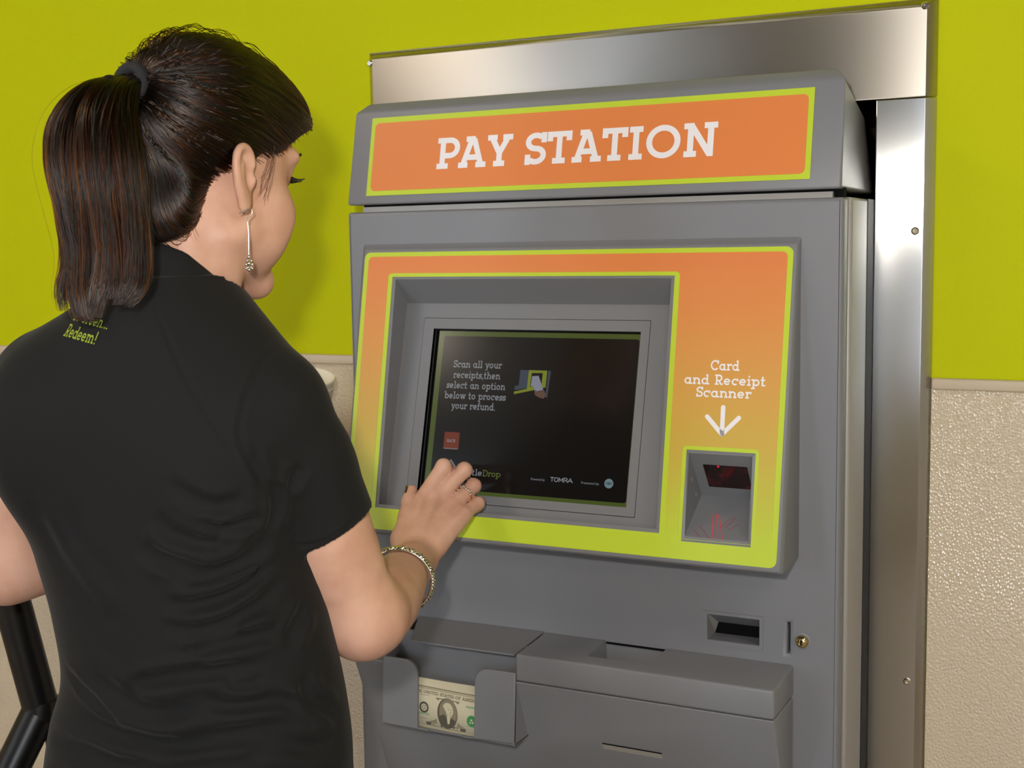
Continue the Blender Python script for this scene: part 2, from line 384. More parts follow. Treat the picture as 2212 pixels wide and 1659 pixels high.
# header with the slanted sign face
def header():
    bm = bmesh.new()
    zb, y0 = 1.5695, -.0005
    xl, xr = -1.0696, -.3444
    rows = [  # y, z, x inset
        (y0, zb, 0), (.0275, 1.7065, 0), (.0415, 1.7208, .017), (.20, 1.672, .012), (.20, zb, 0)]
    bm_hull(bm, [(xl + i, y, z) for y, z, i in rows], [(xr - i, y, z) for y, z, i in rows])
    bevel(bm, .004, 3)
    return shade(fin('header', bm, M['grey'], PS))
HD = header()
sl = (.0275+.0005)/(1.7065-1.5695)
FH = Frame((0, -.0005, 1.5695), (1,0,0), (0, sl, 1))
hv = lambda z: (z-1.5695)*math.hypot(1, sl)
SG = plate('sign_plate', [rrect(-1.0367, hv(1.5822), -.3834, hv(1.6965))], FH, .0002, .0012, M['lime'], HD)
plate('sign_face', [rrect(-1.0300, hv(1.5890), -.3903, hv(1.6885), .007)], FH, .0012, .0016, M['orange'], HD)
text('sign_lettering', [('PAY', -.9205, hv(1.6165), .0452, 'l', .1195), ('STATION', -.779, hv(1.6163), .0450, 'l', .2745)], FH, M['white'], HD, .175, .0020, .045)

# fascia: wedge round the screen, leaning out at the bottom
sp = .19
FZ = lambda z: -.01 - sp*(1.496-z)           # y of the fascia face at height z
FF = Frame((0, FZ(1.496), 1.496), (1,0,0), (0, sp, 1)); kf = math.hypot(1, sp)
fv = lambda z: (z-1.496)*kf
RX0, RX1, RZ0, RZ1 = -.9831, -.5538, 1.1370, 1.4637     # screen recess opening
CX0, CX1, CZ0, CZ1 = -.5230, -.4335, 1.1297, 1.2434     # scanner opening
def fascia():
    # outer ring of the wedge (face edge -> door), then the face with its two holes
    x0, x1, z0, z1 = -1.0362, -.3965, 1.1010, 1.5030
    bx0, bx1, bz0, bz1 = -1.0425, -.3930, 1.1012, 1.5115
    bm = bmesh.new()
    ch = .006
    xs = [x0, RX0, RX1, CX0, CX1, x1]
    ix = lambda a_, b_: [a_] + [x for x in xs[1:-1]] + [b_]
    def ring(xa, xb, ya, za, yb_, zb_):
        return [(x, ya, za) for x in ix(xa, xb)] + [(x, yb_, zb_) for x in ix(xa, xb)[::-1]]
    ring0 = ring(bx0, bx1, 0, bz0, 0, bz1)
    ring1 = ring(x0-.004, x1+.004, FZ(z0)+ch, z0-.003, FZ(z1)+.005, z1+.004)
    ring1[6:] = [(x, FZ(z1)+.005, z1+.004) for x in ix(x0-.0025, x1+.0025)[::-1]]
    ring2 = ring(x0, x1, FZ(z0+.001), z0+.001, FZ(z1), z1)
    rs = [[bm.verts.new(p) for p in r] for r in (ring0, ring1, ring2)]
    for A_, B_ in zip(rs, rs[1:]):
        for i in range(12): bm.faces.new((A_[i], A_[(i+1) % 12], B_[(i+1) % 12], B_[i]))
    # face split into strips round the holes
    def fq(xa, xb, za, zb):
        if xb-xa > 1e-6 and zb-za > 1e-6:
            bm_poly(bm, [(xa, FZ(za), za), (xb, FZ(za), za), (xb, FZ(zb), zb), (xa, FZ(zb), zb)])
    zlo = z0+.001
    fq(x0, RX0, zlo, z1); fq(RX0, RX1, zlo, RZ0); fq(RX0, RX1, RZ1, z1)
    fq(RX1, CX0, zlo, z1); fq(CX0, CX1, zlo, CZ0); fq(CX0, CX1, CZ1, z1); fq(CX1, x1, zlo, z1)
    bmesh.ops.remove_doubles(bm, verts=bm.verts, dist=1e-5)
    ed = [e_ for e_ in bm.edges if len(e_.link_faces) == 2 and e_.calc_face_angle(0) > R(12)]
    bmesh.ops.recalc_face_normals(bm, faces=bm.faces)
    bmesh.ops.bevel(bm, geom=ed, offset=.0035, segments=3, profile=.5, affect='EDGES', clamp_overlap=True)
    return shade(fin('fascia', bm, M['greyd'], PS), 45)
FA = fascia()
ST = plate('fascia_print', [rrect(-1.0333, fv(1.1068), -.3998, fv(1.4995), .009), rrect(RX0-.0004, fv(RZ0)-.0004, RX1+.0004, fv(RZ1)+.0004), rrect(CX0-.0004, fv(CZ0)-.0004, CX1+.0004, fv(CZ1)+.0004)], FF, .0001, .0007, M['lime'], FA)
plate('fascia_colour_field', [rrect(-1.0262, fv(1.132), -.4068, fv(1.4933), .007), rrect(-.9905, fv(1.120)-.02, -.5462, fv(1.4693), .006), rrect(-.5283, fv(1.1)-.03, -.4288, fv(1.2487), .006)][:1] +
      [rrect(-.9905, fv(1.1325), -.5462, fv(1.4693), .006), rrect(-.5283, fv(1.1325), -.4288, fv(1.2487), .006)], FF, .0007, .0010, M['fade'], FA)
text('scanner_caption', [('Card', -.4788, fv(1.3443), .0131, 'c', .0375), ('and Receipt', -.4783, fv(1.3262), .0131, 'c', .1065), ('Scanner', -.4787, fv(1.3104), .0131, 'c', .0715)], FF, M['white'], FA, .155, .0013, .06)
bm = bmesh.new()
def stroke(bm, F, u0, v0, u1, v1, w, d):
    l = math.hypot(u1-u0, v1-v0); du, dv = (u1-u0)/l, (v1-v0)/l; a0 = math.atan2(dv, du)
    P_ = [F(u1 + w/2*math.cos(a0-math.pi/2+math.pi*i/8), v1 + w/2*math.sin(a0-math.pi/2+math.pi*i/8), d) for i in range(9)]
    P_ += [F(u0 + w/2*math.cos(a0+math.pi/2+math.pi*i/8), v0 + w/2*math.sin(a0+math.pi/2+math.pi*i/8), d) for i in range(9)]
    bm_poly(bm, P_)
stroke(bm, FF, -.4782, fv(1.2985), -.4779, fv(1.2655), .0058, .0013)
stroke(bm, FF, -.4985, fv(1.2862), -.4779, fv(1.2650), .0058, .0013)
stroke(bm, FF, -.4572, fv(1.2862), -.4779, fv(1.2650), .0058, .0013)
fin('scanner_arrow', bm, M['white'], FA)

# screen recess: walls back to a bezel that leans less far out
sb = .2525
BZ = lambda z: .0148 - sb*(1.4247-z)
FB = Frame((0, BZ(1.4247), 1.4247), (1,0,0), (0, sb, 1)); kb = math.hypot(1, sb); vb = lambda z: (z-1.4247)*kb
bz0, bz1 = 1.1335, 1.4247
bm = bmesh.new()
F4 = [(RX0, FZ(RZ0), RZ0), (RX1, FZ(RZ0), RZ0), (RX1, FZ(RZ1), RZ1), (RX0, FZ(RZ1), RZ1)]
i_ = .0045
F5 = [(RX0+i_, FZ(RZ0+i_)+.0006, RZ0+i_), (RX1-i_, FZ(RZ0+i_)+.0006, RZ0+i_), (RX1-i_, FZ(RZ1-.003)+.0006, RZ1-.003), (RX0+i_, FZ(RZ1-.003)+.0006, RZ1-.003)]
B4 = [(RX0+i_, BZ(bz0), bz0), (RX1-i_, BZ(bz0), bz0), (RX1-i_, BZ(bz1), bz1), (RX0+i_, BZ(bz1), bz1)]
rs = [[bm.verts.new(p) for p in r_] for r_ in (F4, F5, B4)]
for A_, B_ in zip(rs, rs[1:]):
    for i in range(4): bm.faces.new((A_[i], A_[(i+1) % 4], B_[(i+1) % 4], B_[i]))
RW = fin('recess_wall', bm, M['greyd'], FA)
for p_ in RW.data.polygons: p_.flip()
# bezel: outer plate, fine seam, inner plate round the glass
SX0_, SX1_, SV0, SV1 = -.9290, -.6090, -.2723, -.0370
plate('screen_surround', [rrect(RX0+i_-.001, vb(bz0)-.001, RX1-i_+.001, 0.0005), rrect(-.9467, -.2850, -.5958, -.0213, .0015)], FB, -.004, 0, M['greyd'], FA)
DSP = plate('screen_bezel', [rrect(-.9459, -.2842, -.5966, -.0221, .0015), rrect(SX0_, SV0, SX1_, SV1)], FB, -.006, .0004, M['greyd'], FA)
bm = bmesh.new()
for q in ((SX0_, SV0, SX0_, SV1), (SX1_, SV0, SX1_, SV1), (SX0_, SV1, SX1_, SV1), (SX0_, SV0, SX1_, SV0)):
    bm_poly(bm, [FB(q[0], q[1], .0003), FB(q[2], q[3], .0003), FB(q[2], q[3], -.009), FB(q[0], q[1], -.009)])
fin('bezel_lip', bm, M['black'], DSP)
for u_ in (SX0_+.0012, SX1_-.0012):
    tube('bezel_seal', [FB(u_, SV0+.001, -.0052), FB(u_, SV1-.001, -.0052)], .0011, M['black'], DSP, 8)
# display: dim picture on a glossy panel
def scr(name, rgb, k=1.0):
    return mat(name, (4,4,4), .16, spec=.5, emit=rgb, estr=EM*k)
EM = .66
M['tft'] = scr('dark lit display', (24,21,19)); M['tftlime'] = scr('display lime border', (84,98,44)); M['tfttext'] = scr('display grey text', (150,152,158))
M['tftred'] = scr('display button', (128,60,40)); M['tftlime2'] = scr('display lime text', (110,130,62)); M['tftblue'] = scr('display grey blue', (72,80,92))
M['tftlime3'] = scr('display bright lime', (138,148,50)); M['tftwhite'] = scr('display pale', (150,152,168)); M['tftskin'] = scr('display skin', (112,84,72)); M['tftpale'] = scr('display badge', (128,148,158)); M['tftgreen'] = scr('display badge letters', (52,84,72)); M['tftblk'] = scr('display black', (10,10,10))
D0 = -.0085
SCN = plate('display', [rrect(SX0_-.003, SV0-.003, SX1_+.003, SV1+.003)], FB, -.014, D0, M['tftblk'], FA)
dl = lambda k: D0 + .00012*k
plate('display_border', [rrect(-.9236, SV0-.001, -.6105, -.0392)], FB, D0, dl(1), M['tftlime'], SCN)
plate('display_page', [rrect(-.9150, -.2668, -.6130, -.0462, .004)], FB, dl(1), dl(2), M['tft'], SCN)
text('display_message', [('Scan all your', -.8557, -.0918, .0105, 'c', .0775), ('receipts,then', -.8555, -.1072, .0105, 'c', .0755), ('select an option', -.8555, -.1222, .0105, 'c', .0945), ('below to process', -.8550, -.1372, .0105, 'c', .0985), ('your refund.', -.8560, -.1518, .0105, 'c', .0715)], FB, M['tfttext'], SCN, .145, dl(3), .05)
plate('display_button', [rrect(-.8982, -.2098, -.8738, -.1855, .001)], FB, dl(2), dl(3), M['tftred'], SCN)
plate('display_button_edge', [rrect(-.8970, -.2095, -.8750, -.2086)], FB, dl(3), dl(4), M['tfttext'], SCN)
text('display_button_caption', [('BACK', -.8862, -.2000, .0042, 'c', .0140)], FB, M['tfttext'], SCN, .16, dl(4), .05)
# the little photo of a hand showing a receipt to the scanner
PH = plate('display_photo', [[(-.7916, -.092), (-.7370, -.092), (-.7372, -.1335), (-.7948, -.1378)]], FB, dl(2), dl(3), M['tft'], SCN)
plate('photo_panel', [[(-.787, -.0925), (-.7745, -.0925), (-.7748, -.1180), (-.7935, -.1215), (-.7935, -.1155), (-.7875, -.1145)]], FB, dl(3), dl(4), M['tftblue'], PH)
plate('photo_lime_field', [[(-.7740, -.0925), (-.7455, -.0925), (-.7460, -.1160), (-.7620, -.1200), (-.7938, -.1272), (-.7938, -.1235), (-.7745, -.1190)], [(-.7690, -.0965), (-.7520, -.0960), (-.7525, -.1140), (-.7700, -.1160)]], FB, dl(3), dl(4), M['tftlime3'], PH)
plate('photo_side', [[(-.7438, -.0925), (-.7400, -.0925), (-.7420, -.1300), (-.7450, -.1300)]], FB, dl(3), dl(4), M['tftblue'], PH)
plate('photo_receipt', [[(-.7680, -.1010), (-.7580, -.1000), (-.7490, -.1195), (-.7600, -.1225), (-.7650, -.1150), (-.7688, -.1155)]], FB, dl(4), dl(5), M['tftwhite'], PH)
plate('photo_hand', [[(-.7630, -.1200), (-.7560, -.1225), (-.7480, -.1195), (-.7440, -.1260), (-.7470, -.1320), (-.7560, -.1300), (-.7610, -.1270)]], FB, dl(5), dl(6), M['tftskin'], PH)
# page footer
bm = bmesh.new()
dc, dv_, du_ = -.8835, -.2391, .0118
for a, b in (((dc, dv_+.0138), (dc+du_, dv_)), ((dc+du_, dv_), (dc, dv_-.0138)), ((dc, dv_-.0138), (dc-du_, dv_)), ((dc-du_, dv_), (dc, dv_+.0138))):
    stroke(bm, FB, a[0], a[1], b[0], b[1], .0017, dl(3))
stroke(bm, FB, dc+.0005, dv_+.0085, dc+.0005, dv_+.001, .0022, dl(3)); stroke(bm, FB, dc-.001, dv_-.001, dc-.001, dv_-.008, .0028, dl(3))
fin('display_diamond_badge', bm, M['tfttext'], SCN)
text('display_word_light', [('Bottle', -.8316, -.2447, .0088, 'r', .036)], FB, M['tfttext'], SCN, .12, dl(3), .04)
text('display_word_lime', [('Drop', -.8308, -.2449, .0088, 'l', .0285)], FB, M['tftlime2'], SCN, .10, dl(3), .04)
def ftext(name, lines, F, m, parent, d):
    """plain sans lettering with the built-in typeface"""
    for s_, u, v, size, width in lines:
        bm = bmesh.new()
        cu = bpy.data.curves.new('t', 'FONT'); cu.body = s_; cu.size = size; cu.resolution_u = 3
        ob = bpy.data.objects.new('t', cu); COL.objects.link(ob)
        me = bpy.data.meshes.new_from_object(ob.evaluated_get(bpy.context.evaluated_depsgraph_get()))
        bpy.data.objects.remove(ob)
        xs_ = [q.co.x for q in me.vertices]; a, b = min(xs_), max(xs_); k = width/(b-a)
        for q in me.vertices: q.co = F(u + (q.co.x-a)*k, v + q.co.y, d)
        me.name = name; link(name, me, m, parent)
ftext('display_credit_caption', [('Powered by:', -.7551, -.2452, .0046, .0215), ('Presented by:', -.6797, -.2452, .0046, .0262)], FB, M['tfttext'], SCN, dl(3))
def sans_bm(bm, F, u, v, w_, h_, t, d):
    cw = w_/5.3
    S_ = lambda a, b, c, e_: stroke(bm, F, u+a*cw, v+b*h_, u+c*cw, v+e_*h_, t, d)
    S_(0,1,.8,1); S_(.4,1,.4,0)
    for i in range(16):
        a0, a1 = 2*math.pi*i/16, 2*math.pi*(i+1)/16
        S_(1.4+.45*math.cos(a0), .5+.5*math.sin(a0), 1.4+.45*math.cos(a1), .5+.5*math.sin(a1))
    S_(2.1,0,2.1,1); S_(2.1,1,2.55,.3); S_(2.55,.3,3.0,1); S_(3.0,1,3.0,0)
    S_(3.3,1,3.9,1); S_(3.9,1,4.05,.8); S_(4.05,.8,3.95,.55); S_(3.95,.55,3.55,.45); S_(3.3,.0,3.3,1); S_(3.7,.45,4.2,0)
    S_(4.2,0,4.75,1); S_(4.75,1,5.3,0); S_(4.5,.33,5.0,.33)
bm = bmesh.new(); sans_bm(bm, FB, -.7258, -.2449, .0330, .0054, .0011, dl(3)); fin('display_maker_word', bm, M['tfttext'], SCN)
plate('display_round_badge', [circ(-.6397, -.2422, .0064)], FB, dl(2), dl(3), M['tftpale'], SCN)
text('display_badge_letters', [('OBRC', -.6397, -.2440, .0036, 'c', .0095)], FB, M['tftgreen'], SCN, .2, dl(4), .02)

# receipt / card scanner hood: slanted window plate, floor, side walls
bm = bmesh.new()
t_ = .0035
yt, zt, yc, zc_, yb, zb_ = -.0600, CZ1-t_, -.0095, 1.1762, FZ(CZ0+.006)+.0010, CZ0+.006
x0, x1 = CX0+t_, CX1-t_
rim0 = [(CX0, FZ(CZ0), CZ0), (CX1, FZ(CZ0), CZ0), (CX1, FZ(CZ1), CZ1), (CX0, FZ(CZ1), CZ1)]
rim1 = [(x0, yb, zb_), (x1, yb, zb_), (x1, yt, zt), (x0, yt, zt)]
a = [bm.verts.new(p) for p in rim0]; b = [bm.verts.new(p) for p in rim1]
for i in range(4): bm.faces.new((a[i], b[i], b[(i+1) % 4], a[(i+1) % 4]))
cl, cr_ = bm.verts.new((x0, yc, zc_)), bm.verts.new((x1, yc, zc_))
bm.faces.new((b[0], b[1], cr_, cl)); bm.faces.new((cl, cr_, b[2], b[3])); bm.faces.new((b[0], cl, b[3])); bm.faces.new((b[1], b[2], cr_))
SH = fin('scanner_hood', bm, M['greyd'], FA)
pv = Vector((0, yc-yt, zc_-zt)).normalized()
FG = Frame((0, yt, zt), (1,0,0), -pv)
if FG.n.y > 0: FG.n = -FG.n
gl = mat('scanner red glass', (22,4,5), .08, spec=.6)
gt = N(gl, 'ShaderNodeTexNoise'); gt.inputs['Scale'].default_value = 55; gt.inputs['Detail'].default_value = 3
gr = N(gl, 'ShaderNodeValToRGB'); gr.color_ramp.elements[0].position = .5; gr.color_ramp.elements[0].color = (.006,.001,.001,1); gr.color_ramp.elements[1].position = .82; gr.color_ramp.elements[1].color = (.16,.008,.008,1)
tcg = N(gl, 'ShaderNodeTexCoord'); L(gl, tcg.outputs['Object'], gt.inputs['Vector']); L(gl, gt.outputs['Fac'], gr.inputs[0]); L(gl, gr.outputs[0], BS(gl).inputs['Emission Color']); BS(gl).inputs['Emission Strength'].default_value = .45
gv = lambda z: (z-zt)/(-pv.z)*1.0 if False else -(zt-z)/abs(pv.z)
plate('scanner_window', [[(-.5050, gv(1.1915)), (-.4480, gv(1.1915)), (-.4472, gv(1.2243)), (-.5050, gv(1.2243))]], FG, .0002, .0010, gl, SH)
las = mat('laser red', (60,4,6), .5, emit=(255,40,60), estr=.75)
lasd = mat('faint laser red', (70,40,42), .5, emit=(225,60,70), estr=.28)
plate('laser_spot', [circ(-.4850, gv(1.2232), .0012, n=12)], FG, .001, .0016, mat('laser glow', (60,0,6), .5, emit=(255,20,50), estr=2.2), SH)
fl_ = Vector((0, yb-yc, zb_-zc_)).normalized()
FLO = Frame((0, yc, zc_), (1,0,0), -fl_)
if FLO.n.z < 0: FLO.n = -FLO.n
lv = lambda y: -(yc-y)/abs(fl_.y) if y < yc else 0
for nm, mm, segs in (('laser_line', las, ((-.4939,-.0393,-.4833,-.0775), (-.4897,-.0389,-.4759,-.0778), (-.4867,-.0386,-.4696,-.0780))), ('laser_line', lasd, ((-.5050,-.0600,-.4868,-.0775), (-.5102,-.0667,-.4990,-.0775), (-.4678,-.0405,-.4778,-.0604), (-.4640,-.0430,-.4720,-.0600), (-.4560,-.052,-.4680,-.064)))):
    for ax, ay, bx_, by_ in segs:
        bm = bmesh.new(); stroke(bm, FLO, ax, lv(ay), bx_, lv(by_), .0007, .0004); fin(nm, bm, mm, SH)
for x_, y_, z_ in ((CX0+t_+.0004, -.050, 1.2035), (CX0+t_+.0004, -.032, 1.1815)):
    lathe('hood_rivet', [(.0030, 0), (.0026, .001), (.001, .0014)], Frame((x_-.0002, y_, z_), (0,-1,0), (0,0,1)), M['greyl'], SH, 12)

# receipt outlet, lock
FRO = FRONT((0, -.0002, 0))
RO = plate('receipt_outlet_frame', [rrect(-.5216, .9733, -.4388, 1.0190, .001), rc], FRO, -.0003, .0010, M['grey'], PS)
bm = bmesh.new()
bm_hull(bm, [(-.5142, .001, 1.0148), (-.5142, .001, 1.0140), (-.5082, .030, .9960), (-.5082, .032, .9975)], [(-.4434, .001, 1.0148), (-.4434, .001, 1.0140), (-.4434, .030, .9960), (-.4434, .032, .9975)])
fin('outlet_flap', bm, M['grey'], RO)
box('outlet_floor', -.5142, -.4434, .001, .034, .9788, .9797, M['grey'], RO)
bm = bmesh.new(); bm_poly(bm, [(-.5141, 0, .9797), (-.5141, .032, .9797), (-.5090, .032, .9955), (-.5135, .004, 1.0125), (-.5141, 0, 1.0148)]); fin('outlet_cheek', bm, M['greyl'], RO)
box('outlet_throat', -.516, -.441, .0325, .0335, .977, 1.0165, M['void'], RO)
FLK = FRONT((-.3870, 0, .9934))
LK = lathe('lock_rosette', [(.0112, .0002), (.0112, .0010), (.0094, .0016)], FLK, M['grey'], PS, 28)
o = lathe('lock_cylinder', [(.0086, .001), (.0086, .0040), (.0074, .0068), (.0050, .0084), (.0036, .0088), (.0033, .0080)], FLK, M['chrome'], LK, 28)
bm = bmesh.new(); bm_poly(bm, [FLK(-.0009, -.0030, .0083), FLK(.0009, -.0030, .0083), FLK(.0009, .0030, .0083), FLK(-.0009, .0030, .0083)]); fin('keyhole', bm, M['void'], o)

# ---- lower housing: capped ledge with coin bowl, tapering door, cash tray
HX0, HX1, TX = -1.0186, -.3985, -.7545
YFR = -.0949
def cap():
    bm = bmesh.new()
    z1b, z1f, z0 = .9596, .9557, .9178
    bx = (-.6605, -.5715); by = (-.0660, -.0005)
    zz = lambda y: z1b + (z1f-z1b)*(y/YFR)
    P = lambda x, y: (x, y, zz(y))
    q = lambda *p: bm_poly(bm, p)
    # top skin round the bowl opening
    q(P(TX, YFR), P(bx[0], YFR), P(bx[0], by[0]), P(bx[0], 0), P(TX, 0)); q(P(bx[0], YFR), P(bx[1], YFR), P(bx[1], by[0]), P(bx[0], by[0]))
    q(P(bx[1], YFR), P(HX1, YFR), P(HX1, 0), P(bx[1], 0), P(bx[1], by[0]))
    q((TX, YFR, z0), (HX1, YFR, z0), P(HX1, YFR), P(bx[1], YFR), P(bx[0], YFR), P(TX, YFR)); q((HX1, YFR, z0), (HX1, 0, z0), P(HX1, 0), P(HX1, YFR)); q((TX, 0, z0), (TX, YFR, z0), P(TX, YFR), P(TX, 0))
    q((TX, YFR, z0), (TX, 0, z0), (HX1, 0, z0), (HX1, YFR, z0))
    bmesh.ops.remove_doubles(bm, verts=bm.verts, dist=1e-5)
    ed = [e_ for e_ in bm.edges if len(e_.link_faces) == 2 and e_.calc_face_angle(0) > R(20)]
    bmesh.ops.recalc_face_normals(bm, faces=bm.faces)
    bmesh.ops.bevel(bm, geom=ed, offset=.0035, segments=3, profile=.5, affect='EDGES', clamp_overlap=True)
    o = shade(fin('ledge', bm, M['grey'], PS), 40)
    # bowl: cheeks and a floor that rises towards the front
    bm = bmesh.new()
    zt_ = zz(by[0]); zk = .926
    A_ = [(bx[0], by[0], zt_), (bx[1], by[0], zt_), (bx[1], by[1], .9594), (bx[0], by[1], .9594)]
    k0, k1 = (bx[0]+.002, by[1], zk), (bx[1]-.002, by[1], zk)
    q2 = lambda *p: bm_poly(bm, p)
    q2(A_[0], A_[1], k1, k0); q2(A_[0], k0, A_[3]); q2(A_[1], A_[2], k1)
    fin('coin_bowl', bm, M['greyd'], o)
    box('coin_bowl_mouth', bx[0]+.001, bx[1]-.001, -.0016, -.0004, .9552, .9580, M['void'], o)
    return o
cap()
def lower_door():
    bm = bmesh.new()
    prof = [(-.0942, .9166), (.0, .9166), (.0, .690)]
    bm_hull(bm, [(HX0, y, z) for y, z in prof], [(HX1+.0004, y, z) for y, z in prof]); bevel(bm, .0030, 3)
    o = fin('lower_door', bm, M['grey'], PS)
    cut = box('cut', -.9657, TX-.0001, -.2, -.056, .80, 1.0)
    md = o.modifiers.new('b', 'BOOLEAN'); md.operation = 'DIFFERENCE'; md.object = cut; md.solver = 'EXACT'
    me = bpy.data.meshes.new_from_object(o.evaluated_get(bpy.context.evaluated_depsgraph_get())); o.modifiers.clear(); o.data = me; bpy.data.objects.remove(cut)
    return shade(o, 40)
LD = lower_door()
tp = (.0942)/(.9166-.690)
FT = Frame((0, -.0942, .9166), (1,0,0), (0, -tp, 1)); tv = lambda z: (z-.9166)*math.hypot(1, tp)
bm = bmesh.new(); bm_poly(bm, [FT(-.6418, tv(.8378), .0003), FT(-.5566, tv(.8378), .0003), FT(-.5566, tv(.8355), .0003), FT(-.6418, tv(.8355), .0003)]); fin('lower_slot_throat', bm, M['void'], LD)
bm = bmesh.new(); bm_poly(bm, [FT(-.6418, tv(.8355), .0002), FT(-.5566, tv(.8355), .0002), FT(-.5566, tv(.8280), .0004), FT(-.6418, tv(.8280), .0004)]); fin('lower_slot_lip', bm, M['greyl'], LD)
# cover sloping over the cash tray
bm = bmesh.new(); A_ = [(-.9623, 0, .9590), (-.7560, 0, .9605), (-.7560, YFR, .9552), (-.9205, YFR, .9540)]
bm_hull(bm, A_, [(x, y, z-.0022) for x, y, z in A_]); fin('tray_cover', bm, M['greyd'], PS)
# hollow behind the tray: back plate, left cheek
CV = box('tray_back', -.9650, TX-.0008, -.0585, -.0555, .8300, .9560, M['greyd'], PS)
bm = bmesh.new(); bm_hull(bm, [(-.966, -.001, .9170), (-.966, -.093, .9170), (-.966, -.093, .9300), (-.966, -.001, .957)], [(-.9615, -.001, .9170), (-.9615, -.093, .9170), (-.9615, -.093, .9300), (-.9615, -.001, .957)]); fin('tray_cheek', bm, M['greyd'], PS)
FTR = Frame((0, -.0960, .9250), (1,0,0), (0, .075, 1))
def arc(cx, cy, r_, a0, a1, n=7): return [(cx + r_*math.cos(R(a0+(a1-a0)*i/n)), cy + r_*math.sin(R(a0+(a1-a0)*i/n))) for i in range(n+1)]
ty0, ty1 = -.0965, .0
outl = [(-.9655, ty0+.002)] + arc(-.9635, ty0+.002, .002, 180, 270, 3) + [(-.8900, ty0), (-.8900, ty0+.0012), (-.9075, ty0+.0022)] + arc(-.9282, ty1-.0195, .0195, 0, 90) + [(-.9655, ty1)]
outr = [(TX, ty0+.003), (TX, ty1+.004)] + [(-.797, ty1+.004)] + arc(-.7975, ty1-.0155, .0190, 90, 180) + [(-.8165, ty0+.0022), (-.8330, ty0+.0012), (-.8330, ty0)]
z_b, y_b = .925+ty0, -.096+.075*ty0
TR = box('cash_tray', -.965, TX, y_b+.004, -.056, z_b-.0006, z_b+.0012, M['grey'], PS)
for lp_ in (outl, outr): plate('tray_ear', [lp_], FTR, -.006, 0, M['grey'], TR, .0012)
for xa in (TX-.004, -.9655):
    bm = bmesh.new(); bm_hull(bm, [(xa, y_b+.002, z_b), (xa, -.053, z_b), (xa, -.093, .9170)], [(xa+.004, y_b+.002, z_b), (xa+.004, -.053, z_b), (xa+.004, -.093, .9170)])
    fin('tray_side', bm, M['grey'], TR)

# ---- banknotes standing in the tray
M['note'] = mat('banknote paper', (202,195,168), .75); M['ink'] = mat('dark banknote ink', (82,78,66), .8); M['inkm'] = mat('mid banknote ink', (134,126,104), .8); M['ing'] = mat('green banknote ink', (64,138,78), .8); M['inks'] = mat('fine banknote ink', (176,168,138), .8)
def note(k, cu_, base, tilt, label):
    y0_ = -.0890 + .0016*k
    F_ = Frame((cu_, y0_+.075*(base-.925), base), (1, 0, tilt), (0, .085, 1))
    e_ = empty('banknote', (cu_, y0_, base), label, 'banknote', 'banknotes in the cash tray')
    ph = [0.4, 1.3, 2.1][k]
    hh = .0663; w2 = .078
    nu = 28; V = []; Fc = []
    bend = lambda u: .0007*math.sin(u*55+ph)
    for j in range(3):
        for i in range(nu+1):
            u = -w2 + 2*w2*i/nu; V.append(F_(u, hh*j/2, bend(u)))
    V += [v + F_.n*(-.00018) for v in V]
    n1 = 3*(nu+1)
    for j in range(2):
        for i in range(nu):
            a = j*(nu+1)+i; Fc += [(a, a+1, a+nu+2, a+nu+1), (n1+a+nu+1, n1+a+nu+2, n1+a+1, n1+a)]
    for i in range(nu):
        Fc += [(i+1, i, n1+i, n1+i+1), (2*(nu+1)+i, 2*(nu+1)+i+1, n1+2*(nu+1)+i+1, n1+2*(nu+1)+i)]
    p = pymesh('paper', V, Fc, M['note'], e_, True)
    class BF:
        n = F_.n
        def __call__(s, u, v, d=0.): return F_(u, v, d + bend(u))
    B_ = BF()
    return e_, p, B_
def poly(name, m, parent, F, loops, d):
    """strips (many touching quads) stay one mesh, other lists become one part each"""
    if 1 < len(loops) < 20:
        for lp in loops: o = poly(name, m, parent, F, [lp], d)
        return o
    bm = bmesh.new()
    for lp in loops:
        bm_poly(bm, [F(q[0], q[1], d) for q in lp])
    return fin(name, bm, m, parent)
def strip(u0, u1, v0, v1, n=24):
    return [[(u0+(u1-u0)*i/n, v0), (u0+(u1-u0)*(i+1)/n, v0), (u0+(u1-u0)*(i+1)/n, v1), (u0+(u1-u0)*i/n, v1)] for i in range(n)]
